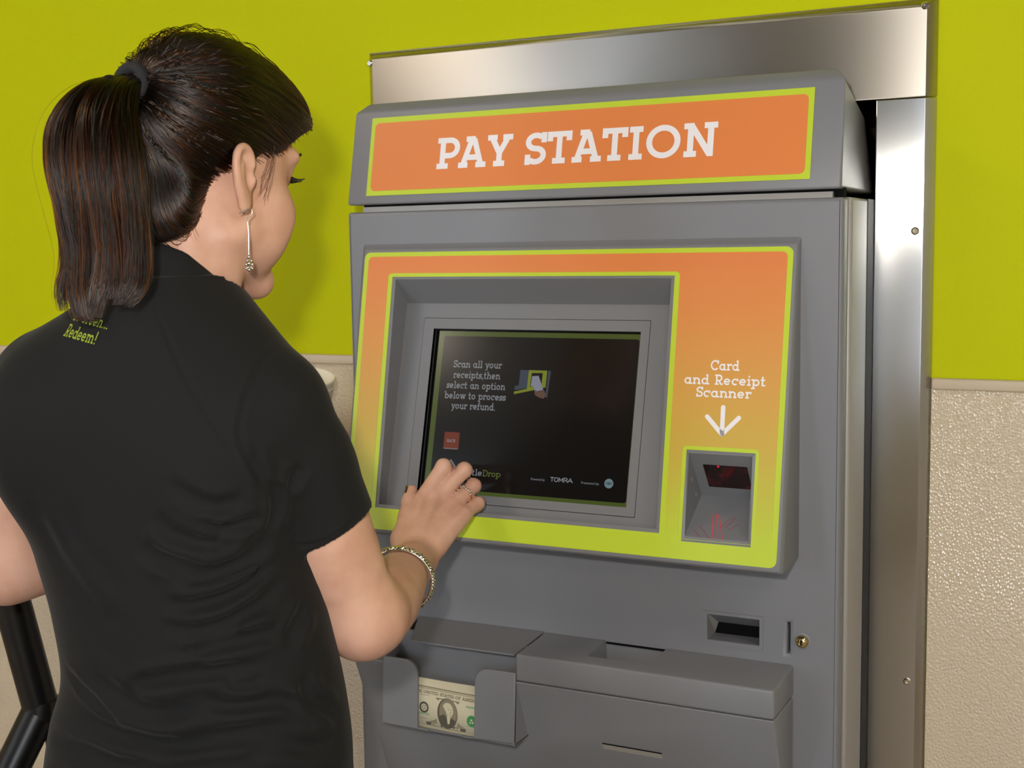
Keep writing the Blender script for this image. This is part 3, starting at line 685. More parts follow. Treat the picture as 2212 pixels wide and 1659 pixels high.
for k, (cu_, base, tl, lab) in enumerate(((-.8625, .8280, -.020, 'one dollar banknote at the front of the grey cash tray, portrait side out'), (-.8655, .8318, -.030, 'banknote edge standing just behind the front one in the cash tray'), (-.8590, .8325, -.010, 'rearmost banknote in the cash tray, only a sliver of its top showing'))):
    e_, p, B_ = note(k, cu_, base, tl, lab)
    poly('border_ink', M['inkm'], p, B_, strip(-.072, .072, .0588, .0606), .0002)
    poly('border_ink', M['inks'], p, B_, strip(-.072, .072, .0560, .0584), .0002); poly('border_ink', M['inks'], p, B_, strip(-.074, .074, .0030, .0046), .0002)
    if k == 0:
        text('note_title', [('THE UNITED STATES OF AMERICA', -.0005, .0500, .0044, 'c', .108)], B_, M['inkm'], p, .2, .0003, .03)
        poly('portrait_oval', M['ink'], p, B_, [circ(0, .0272, .0165, .0215, 40)], .0003)
        poly('portrait_field', M['inkm'], p, B_, [circ(.001, .0290, .0146, .0190, 40)], .0004)
        poly('portrait_coat', M['ink'], p, B_, [[(-.0128, .0135), (-.0095, .0090), (-.004, .0068), (.004, .0068), (.0095, .0090), (.0135, .0140), (.0125, .0190), (.0085, .0215), (.0050, .0205), (.0030, .0130), (-.0005, .0215), (-.0060, .0255), (-.0115, .0225), (-.0140, .0175)]], .0005)
        poly('portrait_head', M['note'], p, B_, [circ(.0036, .0318, .0060, .0088, 24), circ(.0004, .0362, .0074, .0064, 24), [(-.0008, .0235), (.0052, .0235), (.0040, .0130), (.0010, .0130)]], .0006)
        poly('portrait_shade', M['inkm'], p, B_, [circ(.0020, .0335, .0012, .0006, 8), circ(.0070, .0335, .0012, .0006, 8), circ(.0052, .0300, .0007, .0014, 8), circ(.0050, .0265, .0018, .0005, 8), circ(-.0062, .0300, .0022, .0050, 12)], .0007)
        poly('seal', M['ink'], p, B_, [circ(-.0385, .0300, .0076, .0080, 28)], .0003); poly('seal_field', M['note'], p, B_, [circ(-.0385, .0300, .0048, .0050, 24)], .0004)
        text('seal_letter', [('G', -.0385, .0268, .0066, 'c')], B_, M['inkm'], p, .2, .0005)
        poly('treasury_seal', M['ing'], p, B_, [[(.0392+.0078*(1+.06*(i % 2))*math.cos(2*math.pi*i/48), .0230+.0078*(1+.06*(i % 2))*math.sin(2*math.pi*i/48)) for i in range(48)]], .0004)
        poly('treasury_seal_mark', M['note'], p, B_, [circ(.0385, .0245, .0018, .0014, 10), circ(.0405, .0212, .0016, .0015, 10), circ(.0368, .0208, .0010, .0016, 10)], .0005)
        poly('number_ink', mat('pale green banknote ink', (120,160,124), .8), p, B_, [[(u, v), (u+.0019, v), (u+.0019, v+.0030), (u, v+.0030)] for v, us in ((.0405, [.030+.0028*i for i in range(7)]), (.0195, [-.049+.0028*i for i in range(7)])) for u in us], .0003)
        poly('note_banner', M['ink'], p, B_, strip(-.034, .030, .0062, .0105), .0003)
        text('note_value', [('ONE DOLLAR', -.002, .0068, .0033, 'c', .048)], B_, M['note'], p, .2, .0004, .05)
        poly('scroll_ink', M['inkm'], p, B_, [[(-.020, .0470), (.0200, .0470), (.0165, .0430), (.0130, .0455), (-.0130, .0455), (-.0165, .0430)], [(-.030, .0110), (-.016, .0110), (-.0175, .0170), (-.022, .0140)], [(.030, .0110), (.016, .0110), (.0175, .0170), (.022, .0140)]], .00025)
        for q in ((-.046, -.030, .0472, .0478), (.028, .048, .0150, .0155), (-.046, -.034, .0140, .0146)): poly('small_print', M['inkm'], p, B_, strip(*q, 22), .00025)
        poly('corner_ink', M['inkm'], p, B_, [circ(-.0670, .0540, .0070, .0060), circ(.0670, .0540, .0070, .0060), circ(-.0670, .0110, .0070, .0060), circ(.0670, .0110, .0070, .0060)], .0003)
# ------------------------------------------------------------------ the woman: implicit surfaces, meshed with surface nets
V3 = lambda *a: np.array(a, float)
def smin(a, b, k):
    h = np.clip(.5 + .5*(b-a)/k, 0, 1); return b*(1-h) + a*h - k*h*(1-h)
def smax(a, b, k): return -smin(-a, -b, k)
def cone(a, b, ra, rb):
    a, b = np.asarray(a, float), np.asarray(b, float); ba = b-a; l2 = ba@ba
    def f(p):
        q = p-a; h = np.clip((q@ba)/l2, 0, 1); d = q - h[:, None]*ba
        return np.sqrt((d*d).sum(1)) - (ra + (rb-ra)*h)
    return f, (a+b)/2, math.sqrt(l2)/2 + max(ra, rb)
def ell(c, r, Rm=None):
    c, r = np.asarray(c, float), np.asarray(r, float)
    def f(p):
        q = p-c
        if Rm is not None: q = q@Rm
        a = q/r; k0 = np.sqrt((a*a).sum(1)); b = a/r; k1 = np.sqrt((b*b).sum(1)) + 1e-9
        return k0*(k0-1)/k1
    return f, c, r.max()
def loft(prof):
    """stack of ellipses: rows z, cx, cy, rx, ry"""
    P = np.array(prof, float); zs = P[:, 0]; m = len(zs)
    # smooth interpolation (Catmull-Rom tangents)
    T = np.gradient(P, zs, axis=0)
    def ev(z):
        z = np.clip(z, zs[0], zs[-1]); i = np.clip(np.searchsorted(zs, z)-1, 0, m-2)
        h = zs[i+1]-zs[i]; t = ((z-zs[i])/h)[:, None]; h = h[:, None]
        return (2*t**3-3*t**2+1)*P[i] + (t**3-2*t**2+t)*h*T[i] + (-2*t**3+3*t**2)*P[i+1] + (t**3-t**2)*h*T[i+1]
    def f(p):
        E = ev(p[:, 2]); x = p[:, 0]-E[:, 1]; y = p[:, 1]-E[:, 2]; rx, ry = E[:, 3], E[:, 4]
        k0 = np.sqrt((x/rx)**2 + (y/ry)**2) + 1e-9; k1 = np.sqrt((x/rx**2)**2 + (y/ry**2)**2) + 1e-9
        d = k0*(k0-1)/k1
        dz = np.maximum(zs[0]-p[:, 2], p[:, 2]-zs[-1])
        return np.maximum(d, dz)
    c = V3(P[:, 1].mean(), P[:, 2].mean(), (zs[0]+zs[-1])/2)
    return f, c, math.hypot((zs[-1]-zs[0])/2, max(P[:, 3].max(), P[:, 4].max())) + .06
class Field:
    def __init__(s): s.ops = []; s.post = None
    def add(s, prim, k=.01): s.ops.append((1, k) + prim); return s
    def sub(s, prim, k=.004): s.ops.append((-1, k) + prim); return s
    def __call__(s, p, ops=None):
        d = np.full(len(p), 1.)
        for sg, k, f, c, r in (s.ops if ops is None else ops):
            d = smin(d, f(p), k) if sg > 0 else smax(d, -f(p), k)
        return s.post(p, d) if s.post else d
    def near(s, c, rad): return [o for o in s.ops if np.linalg.norm(o[3]-c) - o[4] < rad + o[1] + .012]
def nets(F, lo, hi, h, B=12, smooth=2, clip=None):
    lo = np.asarray(lo, float); n = np.ceil((np.asarray(hi)-lo)/(h*B)).astype(int); NN = n*B + 2
    g = np.arange(B+1); GI = np.stack(np.meshgrid(g, g, g, indexing='ij'), -1).reshape(-1, 3)
    half = h*B*math.sqrt(3)/2; keys = []; pos = []; quads = []
    key = lambda i, j, k: ((i+1)*(NN[1]+1) + (j+1))*(NN[2]+1) + (k+1)
    C8 = [(a, b, c) for a in (0, 1) for b in (0, 1) for c in (0, 1)]
    E12 = [(a, b) for a in range(8) for b in range(a+1, 8) if sum(abs(np.array(C8[a])-np.array(C8[b]))) == 1]
    for bi in range(n[0]):
        for bj in range(n[1]):
            for bk in range(n[2]):
                base = np.array((bi, bj, bk))*B; c = lo + (base + B/2)*h
                ops = F.near(c, half)
                if not any(o[0] > 0 for o in ops): continue
                if abs(F(c[None], ops)[0]) > half*1.6 + .012: continue
                v = F(lo + (base+GI)*h, ops).reshape(B+1, B+1, B+1); sg = v < 0
                if sg.all() or not sg.any(): continue
                cor = [sg[a:B+a, b:B+b, c_:B+c_] for a, b, c_ in C8]; sm = sum(q.astype(np.int8) for q in cor)
                I = np.argwhere((sm > 0) & (sm < 8))
                if len(I):
                    cv = np.stack([v[I[:, 0]+a, I[:, 1]+b, I[:, 2]+c_] for a, b, c_ in C8], 1)
                    acc = np.zeros((len(I), 3)); cnt = np.zeros(len(I))
                    for a, b in E12:
                        mk = (cv[:, a] < 0) != (cv[:, b] < 0); t = cv[:, a]/(cv[:, a]-cv[:, b] + 1e-12)
                        pt = np.array(C8[a]) + t[:, None]*(np.array(C8[b])-np.array(C8[a])); acc[mk] += pt[mk]; cnt += mk
                    pos.append(lo + (base + I + acc/cnt[:, None])*h); G = base + I; keys.append(key(G[:, 0], G[:, 1], G[:, 2]))
                for ax in range(3):
                    s0 = sg[:B, :B, :B]; s1 = sg[1:, :B, :B] if ax == 0 else sg[:B, 1:, :B] if ax == 1 else sg[:B, :B, 1:]
                    J = np.argwhere(s0 != s1)
                    if not len(J): continue
                    G = base + J; u, w = (ax+1) % 3, (ax+2) % 3; q = []
                    for du, dw in ((-1, -1), (0, -1), (0, 0), (-1, 0)):
                        X = G.copy(); X[:, u] += du; X[:, w] += dw; q.append(key(X[:, 0], X[:, 1], X[:, 2]))
                    q = np.stack(q, 1); fl = ~s0[J[:, 0], J[:, 1], J[:, 2]]; q[fl] = q[fl][:, ::-1]; quads.append(q)
    K = np.concatenate(keys); P = np.concatenate(pos); Q = np.concatenate(quads)
    o = np.argsort(K); K = K[o]; P = P[o]; ix = np.searchsorted(K, Q); ix = np.minimum(ix, len(K)-1)
    ok = (K[ix] == Q).all(1); ix = ix[ok]
    for _ in range(smooth):
        S = np.zeros_like(P); cn = np.zeros(len(P))
        for a in range(4):
            i, j = ix[:, a], ix[:, (a+1) % 4]
            for x in range(3): S[:, x] += np.bincount(i, P[j, x], len(P)) + np.bincount(j, P[i, x], len(P))
            cn += np.bincount(i, minlength=len(P)) + np.bincount(j, minlength=len(P))
        P = .5*P + .5*S/np.maximum(cn, 1)[:, None]
    return P, ix
# ---- pose (metres, world)
HC = V3(-.900, -.507, 1.586)
def rotz(a): c, s_ = math.cos(a), math.sin(a); return np.array([[c, -s_, 0], [s_, c, 0], [0, 0, 1.]])
def rotx(a): c, s_ = math.cos(a), math.sin(a); return np.array([[1., 0, 0], [0, c, -s_], [0, s_, c]])
HR = rotz(math.radians(-8)) @ rotx(math.radians(-12))      # head turned a little right and bowed
hd = lambda *a: HC + HR @ V3(*a)
hl = lambda P: (P-HC) @ HR                                  # world -> head coordinates
NB = V3(-.914, -.560, 1.425)
SHR, SHL = V3(-.780, -.557, 1.350), V3(-1.062, -.600, 1.368)
ELR, WRR = V3(-.738, -.486, 1.097), V3(-.812, -.262, 1.118)
ELL, WRL = V3(-1.122, -.607, 1.162), V3(-1.045, -.385, 1.170)
TORSO = [  # z, cx, cy, rx, ry  (shirt outside)
    (.78, -.900, -.572, .193, .135), (.86, -.900, -.572, .191, .133), (.96, -.899, -.570, .182, .126), (1.00, -.896, -.568, .178, .121), (1.04, -.892, -.566, .168, .116),
    (1.12, -.902, -.568, .162, .114), (1.20, -.921, -.570, .163, .117), (1.28, -.930, -.570, .167, .120), (1.36, -.925, -.572, .155, .116),
    (1.42, -.918, -.570, .112, .100), (1.475, -.914, -.560, .062, .068)]
UAR = V3(-0.7675, -0.5079, 1.2082)
ELR = V3(-0.7458, -0.4745, 1.1121)
WRR = V3(-0.8346, -0.2216, 1.1066)
MI = V3(-0.8637, -0.1524, 1.1682)
MM_ = V3(-0.8491, -0.1358, 1.1700)
MR = V3(-0.8308, -0.1255, 1.1600)
MP = V3(-0.8116, -0.1260, 1.1503)
PI = V3(-0.8500, -0.1125, 1.2096)
PM = V3(-0.8294, -0.0917, 1.2025)
PR = V3(-0.8207, -0.0821, 1.1797)
PP = V3(-0.8091, -0.0923, 1.1580)
DI = V3(-0.8665, -0.0735, 1.1997)
DM = V3(-0.8440, -0.0785, 1.1955)
DR = V3(-0.8281, -0.0754, 1.1728)
DP = V3(-0.8139, -0.0864, 1.1527)
TI = V3(-0.8804, -0.0496, 1.1857)
TM = V3(-0.8626, -0.0601, 1.1821)
TR = V3(-0.8413, -0.0676, 1.1614)
TP = V3(-0.8200, -0.0831, 1.1496)
T0 = V3(-0.8664, -0.1926, 1.1248)
T1 = V3(-0.8744, -0.1689, 1.1504)
T2 = V3(-0.8822, -0.1507, 1.1665)
T3 = V3(-0.8850, -0.1394, 1.1788)
CUF = V3(-0.7681, -0.5137, 1.2094)
TAILC = [(-0.9193, -0.6, 1.6774), (-0.9111, -0.6391, 1.6645), (-0.9055, -0.6655, 1.6358), (-0.898, -0.68, 1.5953), (-0.8901, -0.6842, 1.5452), (-0.8794, -0.6912, 1.4974), (-0.8769, -0.7007, 1.4631), (-0.8809, -0.71, 1.4398)]
WISP= [[(-0.8204, -0.4863, 1.6175), (-0.8189, -0.4935, 1.5979), (-0.8195, -0.4961, 1.5786), (-0.8241, -0.5004, 1.5618), (-0.8387, -0.5032, 1.5526)], [(-0.8248, -0.4939, 1.6196), (-0.822, -0.4948, 1.6003), (-0.8205, -0.4963, 1.581), (-0.8225, -0.4991, 1.5657), (-0.8291, -0.5036, 1.5562)], [(-0.8268, -0.4955, 1.6149), (-0.8263, -0.4969, 1.6004), (-0.8324, -0.5014, 1.5885), (-0.8386, -0.5055, 1.5804), (-0.845, -0.5089, 1.5786)], [(-0.8288, -0.497, 1.6101), (-0.8305, -0.4996, 1.5957), (-0.8343, -0.5032, 1.5813), (-0.836, -0.5058, 1.5669), (-0.8422, -0.5098, 1.5597)], [(-0.8332, -0.499, 1.6126), (-0.8392, -0.5037, 1.5982), (-0.844, -0.5075, 1.5863), (-0.8444, -0.5094, 1.5718), (-0.84, -0.5089, 1.5573)], [(-0.9051, -0.5777, 1.5386), (-0.8963, -0.5744, 1.529), (-0.8904, -0.5728, 1.5172), (-0.8884, -0.5729, 1.5077)], [(-0.8865, -0.5667, 1.5524), (-0.8809, -0.5656, 1.5382), (-0.8771, -0.5653, 1.524), (-0.8734, -0.5645, 1.5145)], [(-0.9044, -0.5886, 1.5384), (-0.8997, -0.5879, 1.5243), (-0.8963, -0.5879, 1.5103)], [(-0.8851, -0.5536, 1.5622), (-0.8795, -0.5524, 1.5478), (-0.8758, -0.5517, 1.5383)], [(-0.8968, -0.5729, 1.5432), (-0.8899, -0.5712, 1.5289), (-0.8811, -0.5681, 1.517)], [(-0.9016, -0.5985, 1.5382), (-0.8978, -0.5982, 1.5242), (-0.8964, -0.5994, 1.508)]]
LASH= [[(-0.8391, -0.4431, 1.5861), (-0.844, -0.4289, 1.5845), (-0.8484, -0.4142, 1.5848)], [(-0.8391, -0.4433, 1.5851), (-0.8431, -0.4286, 1.5834), (-0.8458, -0.4189, 1.5819)], [(-0.8401, -0.4435, 1.5872), (-0.8445, -0.429, 1.586), (-0.8499, -0.4148, 1.5863)], [(-0.839, -0.4435, 1.5831), (-0.8397, -0.4386, 1.5794), (-0.8421, -0.4345, 1.5766)], [(-0.8457, -0.4159, 1.607), (-0.8489, -0.4063, 1.6061), (-0.8479, -0.4061, 1.6035)], [(-0.8462, -0.4163, 1.6054), (-0.8493, -0.4067, 1.6046), (-0.8493, -0.4069, 1.6025)]]
EMB = V3(-0.9354, -0.6701, 1.4183)
def chain(F, pts, rad, k, sub=5):
    """one smooth tapering limb through the points"""
    X = np.column_stack([np.array(pts, float), rad]); m = len(X)-1; u = np.linspace(0, m, m*sub+1); i = np.minimum(u.astype(int), m-1); f = (u-i)[:, None]
    p0, p1, p2, p3 = X[np.maximum(i-1, 0)], X[i], X[i+1], X[np.minimum(i+2, m)]
    if m > 1: X = .5*(2*p1 + (p2-p0)*f + (2*p0-5*p1+4*p2-p3)*f*f + (3*p1-p0-3*p2+p3)*f**3)
    cs = [cone(a[:3], b[:3], a[3], b[3]) for a, b in zip(X, X[1:])]
    c = X[:, :3].mean(0); r = max(np.linalg.norm(x[:3]-c) + x[3] for x in X)
    def g(p):
        d = cs[0][0](p)
        for q in cs[1:]: d = smin(d, q[0](p), .0015)
        return d
    F.add((g, c, r), k)
# skin: head, neck, torso core, arms, hands, legs as one surface
BODY = Field()
def H(c, r, k=.012, sub=False):
    p = ell(hd(*c), r, HR); (BODY.sub if sub else BODY.add)(p, k)
H((0, -.014, .036), (.0735, .0905, .080), .02)
H((0, .030, -.025), (.0590, .0600, .0820), .030)
for sx_ in (-1, 1):
    BODY.add(cone(hd(sx_*.047, .004, -.062), hd(sx_*.012, .070, -.104), .020, .015), .022)
    H((sx_*.041, .052, -.034), (.0270, .0270, .0270), .018); H((sx_*.040, .040, -.062), (.0260, .0300, .0300), .02)
    H((sx_*.029, .068, .034), (.0260, .0150, .0110), .018)
BODY.add(cone(hd(-.010, .074, -.103), hd(.010, .074, -.103), .0150, .0150), .016)
BODY.add(cone(hd(0, .085, .020), hd(0, .1025, -.028), .0065, .0100), .010)
for sx_ in (-1, 1):
    H((sx_*.0095, .0940, -.0335), (.0070, .0085, .0065), .005)
    H((sx_*.0310, .0895, .0130), (.0165, .0130, .0095), .010, True)
    BODY.add((lambda c: (lambda p: np.sqrt(((p-c)**2).sum(1)) - .0120, c, .012))(hd(sx_*.0310, .0690, .0120)), .003)
    BODY.add(cone(hd(sx_*.0200, .0800, .0180), hd(sx_*.0430, .0715, .0185), .0030, .0030), .006)   # lids
H((0, .0880, -.0640), (.0210, .0090, .0062), .006); H((0, .0870, -.0745), (.0180, .0090, .0066), .006)
H((0, .0985, -.0690), (.0200, .0060, .0010), .003, True)
# neck, trapezius, torso core (under the shirt)
BODY.add(cone(hd(0, -.020, -.060), NB + V3(0, .006, -.01), .0470, .0530), .022)
BODY.add(cone(hd(.044, -.012, -.072), NB + V3(.030, .050, .002), .0130, .0120), .018)     # neck muscle
for SH_ in (SHR, SHL):
    BODY.add(cone(NB + V3(0, -.01, -.005), SH_ + (NB-SH_)*.12 + V3(0, 0, .004), .048, .040), .030)
BODY.add(loft([(z, cx_, cy_, rx-.016, ry-.016) for z, cx_, cy_, rx, ry in TORSO[:-1]]), .03)
# right arm
UAM = UAR
chain(BODY, [SHR + V3(-.004, 0, -.012), UAM, ELR], [.0480, .0500, .0385], .018)
BODY.add(cone(ELR + V3(.004, -.012, -.014), ELR + V3(.004, .006, -.006), .0220, .0300), .020)    # elbow point
fk = lambda t, dz=0.: ELR + (WRR-ELR)*t + V3(.003, 0, dz)
chain(BODY, [fk(0, -.002), fk(.22, -.005), fk(.45, -.004), fk(.68, -.002), fk(.88), fk(1.)], [.0410, .0435, .0395, .0325, .0262, .0228], .022)
acr = MP - MI; ax_ = (WRR-ELR)/np.linalg.norm(WRR-ELR); acr -= ax_*(acr@ax_); acr /= np.linalg.norm(acr)
for s_ in (-1, 1): BODY.add(cone(fk(.76) + acr*s_*.003, fk(1.02) + acr*s_*.0075, .0225, .0190), .012)
# right hand
bk = np.cross(MP-MI, MM_-WRR); bk /= np.linalg.norm(bk)
if bk @ (V3(0, -1.59, 1.5) - MM_) < 0: bk = -bk                                                  # back of the hand
pal = -bk
def hand(W, MC, PIP, DIP, TIP, T, bk, s=1.):
    pal = -bk; ctr = (MC[0]+MC[1]+MC[2]+MC[3])/4
    u = (MC[3]-MC[0])/np.linalg.norm(MC[3]-MC[0])
    for i, mc in enumerate(MC):
        w0 = W + u*(-.010 + .0067*i) + pal*.002
        BODY.add(cone(w0, mc + pal*.003, .0150, .0112), .010)
        BODY.add(cone(w0 + (mc-w0)*.35 + bk*.0112, mc + bk*.0078, .0030, .0042), .006)            # tendon
    BODY.add(cone(W + (ctr-W)*.35 + pal*.009 + u*.012, ctr + pal*.010 + u*.010, .0150, .0120), .014)
    for i in range(4):
        r0 = (.0107, .0109, .0104, .0093)[i]
        BODY.add(cone(MC[i], PIP[i], r0, r0*.96), .0028)
        BODY.add(cone(PIP[i], DIP[i], r0*.98, r0*.88), .0030)
        BODY.add(cone(DIP[i], TIP[i], r0*.88, r0*.74), .0030)
        BODY.add(cone(PIP[i] + bk*.0016, PIP[i] + bk*.0018, r0*.93, r0*.93), .004)                # knuckle
    BODY.add(cone(W - u*.008 + pal*.004, T[0], .0170, .0150), .014)
    BODY.add(cone(T[0], T[1], .0150, .0118), .012); BODY.add(cone(T[1], T[2], .0112, .0104), .006); BODY.add(cone(T[2], T[3], .0104, .0082), .004)
hand(WRR, [MI, MM_, MR, MP], [PI, PM, PR, PP], [DI, DM, DR, DP], [TI, TM, TR, TP], [T0, T1, T2, T3], bk)
# left arm and hand (bent at the elbow in front of her, mostly hidden)
chain(BODY, [SHL + V3(.004, 0, -.012), (SHL+ELL)/2 + V3(-.008, .002, 0), ELL], [.0520, .0480, .0370], .018)
BODY.add(cone(ELL + V3(-.004, -.012, -.012), ELL, .024, .030), .020)
chain(BODY, [ELL, ELL + (WRL-ELL)*.3, WRL], [.0385, .0400, .0250], .022)
dl_ = (WRL-ELL)/np.linalg.norm(WRL-ELL); ul = np.cross(dl_, V3(0, 0, 1)); ul /= np.linalg.norm(ul); bl = V3(0, 0, 1)
def lp(f, s_, d): return WRL + dl_*f - ul*s_ + bl*d
hand(WRL, [lp(.098, -.027, .004), lp(.102, -.009, .006), lp(.098, .009, .004), lp(.090, .026, 0)],
     [lp(.140, -.030, -.006), lp(.148, -.010, -.004), lp(.142, .010, -.006), lp(.124, .029, -.008)],
     [lp(.158, -.030, -.026), lp(.168, -.010, -.026), lp(.160, .010, -.026), lp(.138, .029, -.024)],
     [lp(.160, -.029, -.050), lp(.170, -.010, -.050), lp(.162, .010, -.048), lp(.140, .028, -.042)],
     [lp(.030, -.030, -.012), lp(.062, -.044, -.022), lp(.088, -.046, -.034), lp(.108, -.040, -.044)], bl)
# legs under the trousers
for sx_ in (-1, 1):
    hx = -.902 + sx_*.090
    chain(BODY, [V3(hx, -.570, .84), V3(hx, -.560, .48), V3(hx, -.575, .10)], [.080, .052, .036], .03)
    BODY.add(cone(V3(hx, -.590, .050), V3(hx + sx_*.012, -.440, .035), .034, .026), .02)
# ears (the right one is seen)
def ear(sx_):
    o = V3(sx_*.0700, -.0120, -.0120); a = math.radians(9)
    ex = V3(sx_*math.sin(a)*1.0, -math.cos(a), 0); ez = V3(0, -.18, .98); ez /= np.linalg.norm(ez); ex -= ez*(ex@ez); ex /= np.linalg.norm(ex); en = np.cross(ex, ez); en *= np.sign(en[0])*sx_
    q = lambda u, v, d=0.: hd(*(o + ex*u + ez*v + en*d))
    Rm = HR @ np.stack([ex, ez, en], 1)
    BODY.add(ell(q(.0100, .0020, .001), (.0165, .0300, .0045), Rm), .006)
    BODY.sub(ell(q(.0060, -.0010, .0070), (.0100, .0150, .0065), Rm), .004)
    BODY.sub(ell(q(.0125, .0160, .0062), (.0060, .0110, .0038), Rm), .003)
    rim = [(-.003, .012), (-.001, .022), (.006, .0300), (.015, .0310), (.022, .0250), (.0245, .0150), (.0235, .0040), (.0200, -.0080), (.0150, -.0180)]
    P = [q(u, v, .0035) for u, v in rim]
    chain(BODY, P, [.0030, .0034, .0038, .0040, .0040, .0038, .0036, .0036, .0038], .003)
    chain(BODY, [q(.0140, .0150, .003), q(.0150, .0050, .0035), q(.0120, -.0080, .0030), q(.0080, -.0130, .003)], [.0022, .0026, .0028, .0026], .004)
    BODY.add(ell(q(.0085, -.0265, .001), (.0085, .0100, .0046), Rm), .006)
    BODY.add(ell(q(-.0035, -.0020, .0030), (.0034, .0060, .0034), Rm), .004)
    return q
EARQ = ear(1); ear(-1)

# polo shirt
SHIRT = Field()
SHIRT.add(loft(TORSO), .02)
for SH_, sx_ in ((SHR, 1), (SHL, -1)):
    SHIRT.add(cone(NB + V3(sx_*.020, -.008, .000), SH_ + V3(-sx_*.020, 0, .004), .052, .052), .040)
    SHIRT.add(ell(SH_ + V3(-sx_*.055, -.035, -.050), (.075, .072, .090)), .050)                    # shoulder blade
ua = UAR - SHR
CUFN = V3(.3317, .3036, -.8932)
def sleeve(A, B, r0, r1, P, n, ri):
    f, c, rad = cone(A, B, r0, r1); n = n/np.linalg.norm(n); ba = B-A
    def g(p):
        t = (p-P)@n; d = np.maximum(f(p), t)
        h = np.clip(((p-A)@ba)/(ba@ba), 0, 1); rr = np.linalg.norm(p-A-h[:, None]*ba, axis=1)
        return np.where(t > -.035, smax(d, r0 + (r1-r0)*h - .0060 - rr, .002), d)
    return g, c, rad
SHIRT.add(cone(SHR + V3(-.008, 0, -.010), SHR + ua*.50, .0530, .0525), .022)
SHIRT.add(sleeve(SHR + ua*.42, SHR + ua*1.35, .0525, .0590, CUF, CUFN, .0530), .010)
SHIRT.add(cone(SHL + V3(.006, 0, -.010), SHL + (ELL-SHL)*.35, .0560, .0560), .022)
SHIRT.add(sleeve(SHL + (ELL-SHL)*.25, SHL + (ELL-SHL)*.9, .0560, .0600, SHL + (ELL-SHL)*.54, ELL-SHL, .0520), .010)
def neckhole(p, d):
    a, b = NB + V3(0, .012, -.030), hd(0, -.012, -.060); ba = b-a; h = np.clip(((p-a)@ba)/(ba@ba), 0, 1)
    rr = np.linalg.norm(p-a-h[:, None]*ba, axis=1)
    return np.where(p[:, 2] > 1.40, np.maximum(d, .0600-rr), d)
FOLDS = []
def folds(p, d):
    for P, w, amp in FOLDS:
        lo, hi = P.min(0)-w*3, P.max(0)+w*3
        mk = ((p > lo) & (p < hi)).all(1)
        if not mk.any(): continue
        q = p[mk]; best = np.full(len(q), 9.); tt = np.zeros(len(q)); n = len(P)-1
        for i in range(n):
            a, b = P[i], P[i+1]; ba = b-a; h = np.clip(((q-a)@ba)/(ba@ba), 0, 1); e = np.linalg.norm(q-a-h[:, None]*ba, axis=1)
            up = e < best; best = np.where(up, e, best); tt = np.where(up, (i+h)/n, tt)
        taper = np.clip(np.minimum(tt, 1-tt)*5, 0, 1)
        x = best/w
        d[mk] += amp*taper*(np.exp(-x*x) - .55*np.exp(-((x-1.9)/.9)**2))
    return d
def shirt_post(p, d):
    return neckhole(p, folds(p, d))
SHIRT.post = shirt_post
# hair cap
HAIR = Field()
HAIR.add(ell(hd(0, -.018, .046), (.0785, .0985, .0830), HR), .02)
HAIR.add(ell(hd(0, -.014, .084), (.0620, .0720, .0500), HR), .030)
HAIR.add(ell(hd(.006, .040, .072), (.0620, .0500, .0480), HR), .030)
HAIR.add(ell(hd(.022, .062, .066), (.0460, .0260, .0260), HR), .022)
PB = hd(0, -.112, .060)
HAIR.add(cone(hd(0, -.080, .058), PB - (PB-HC)*.03, .036, .0110), .022)
HAIR.add(ell(hd(0, -.062, -.048), (.0500, .0320, .0500), HR), .025)
UNCUT = Field(); UNCUT.ops = list(HAIR.ops)
HL = ([-.12, -.085, -.060, -.030, -.012, .004, .020, .040, .060, .080, .10], [-.105, -.098, -.085, -.045, -.004, .020, .018, .030, .054, .068, .076])
def hair_post(p, d):
    q = hl(p)
    return smax(d, np.interp(q[:, 1], *HL) - q[:, 2], .006)
HAIR.post = hair_post
TROU = Field()
TROU.add(loft([(.74, -.901, -.572, .184, .128), (.82, -.900, -.572, .182, .127), (.90, -.900, -.572, .172, .118), (.95, -.900, -.572, .160, .108)]), .02)
for sx_ in (-1, 1):
    hx = -.901 + sx_*.092; chain(TROU, [V3(hx, -.570, .80), V3(hx, -.562, .48), V3(hx, -.578, .055)], [.088, .068, .058], .025)
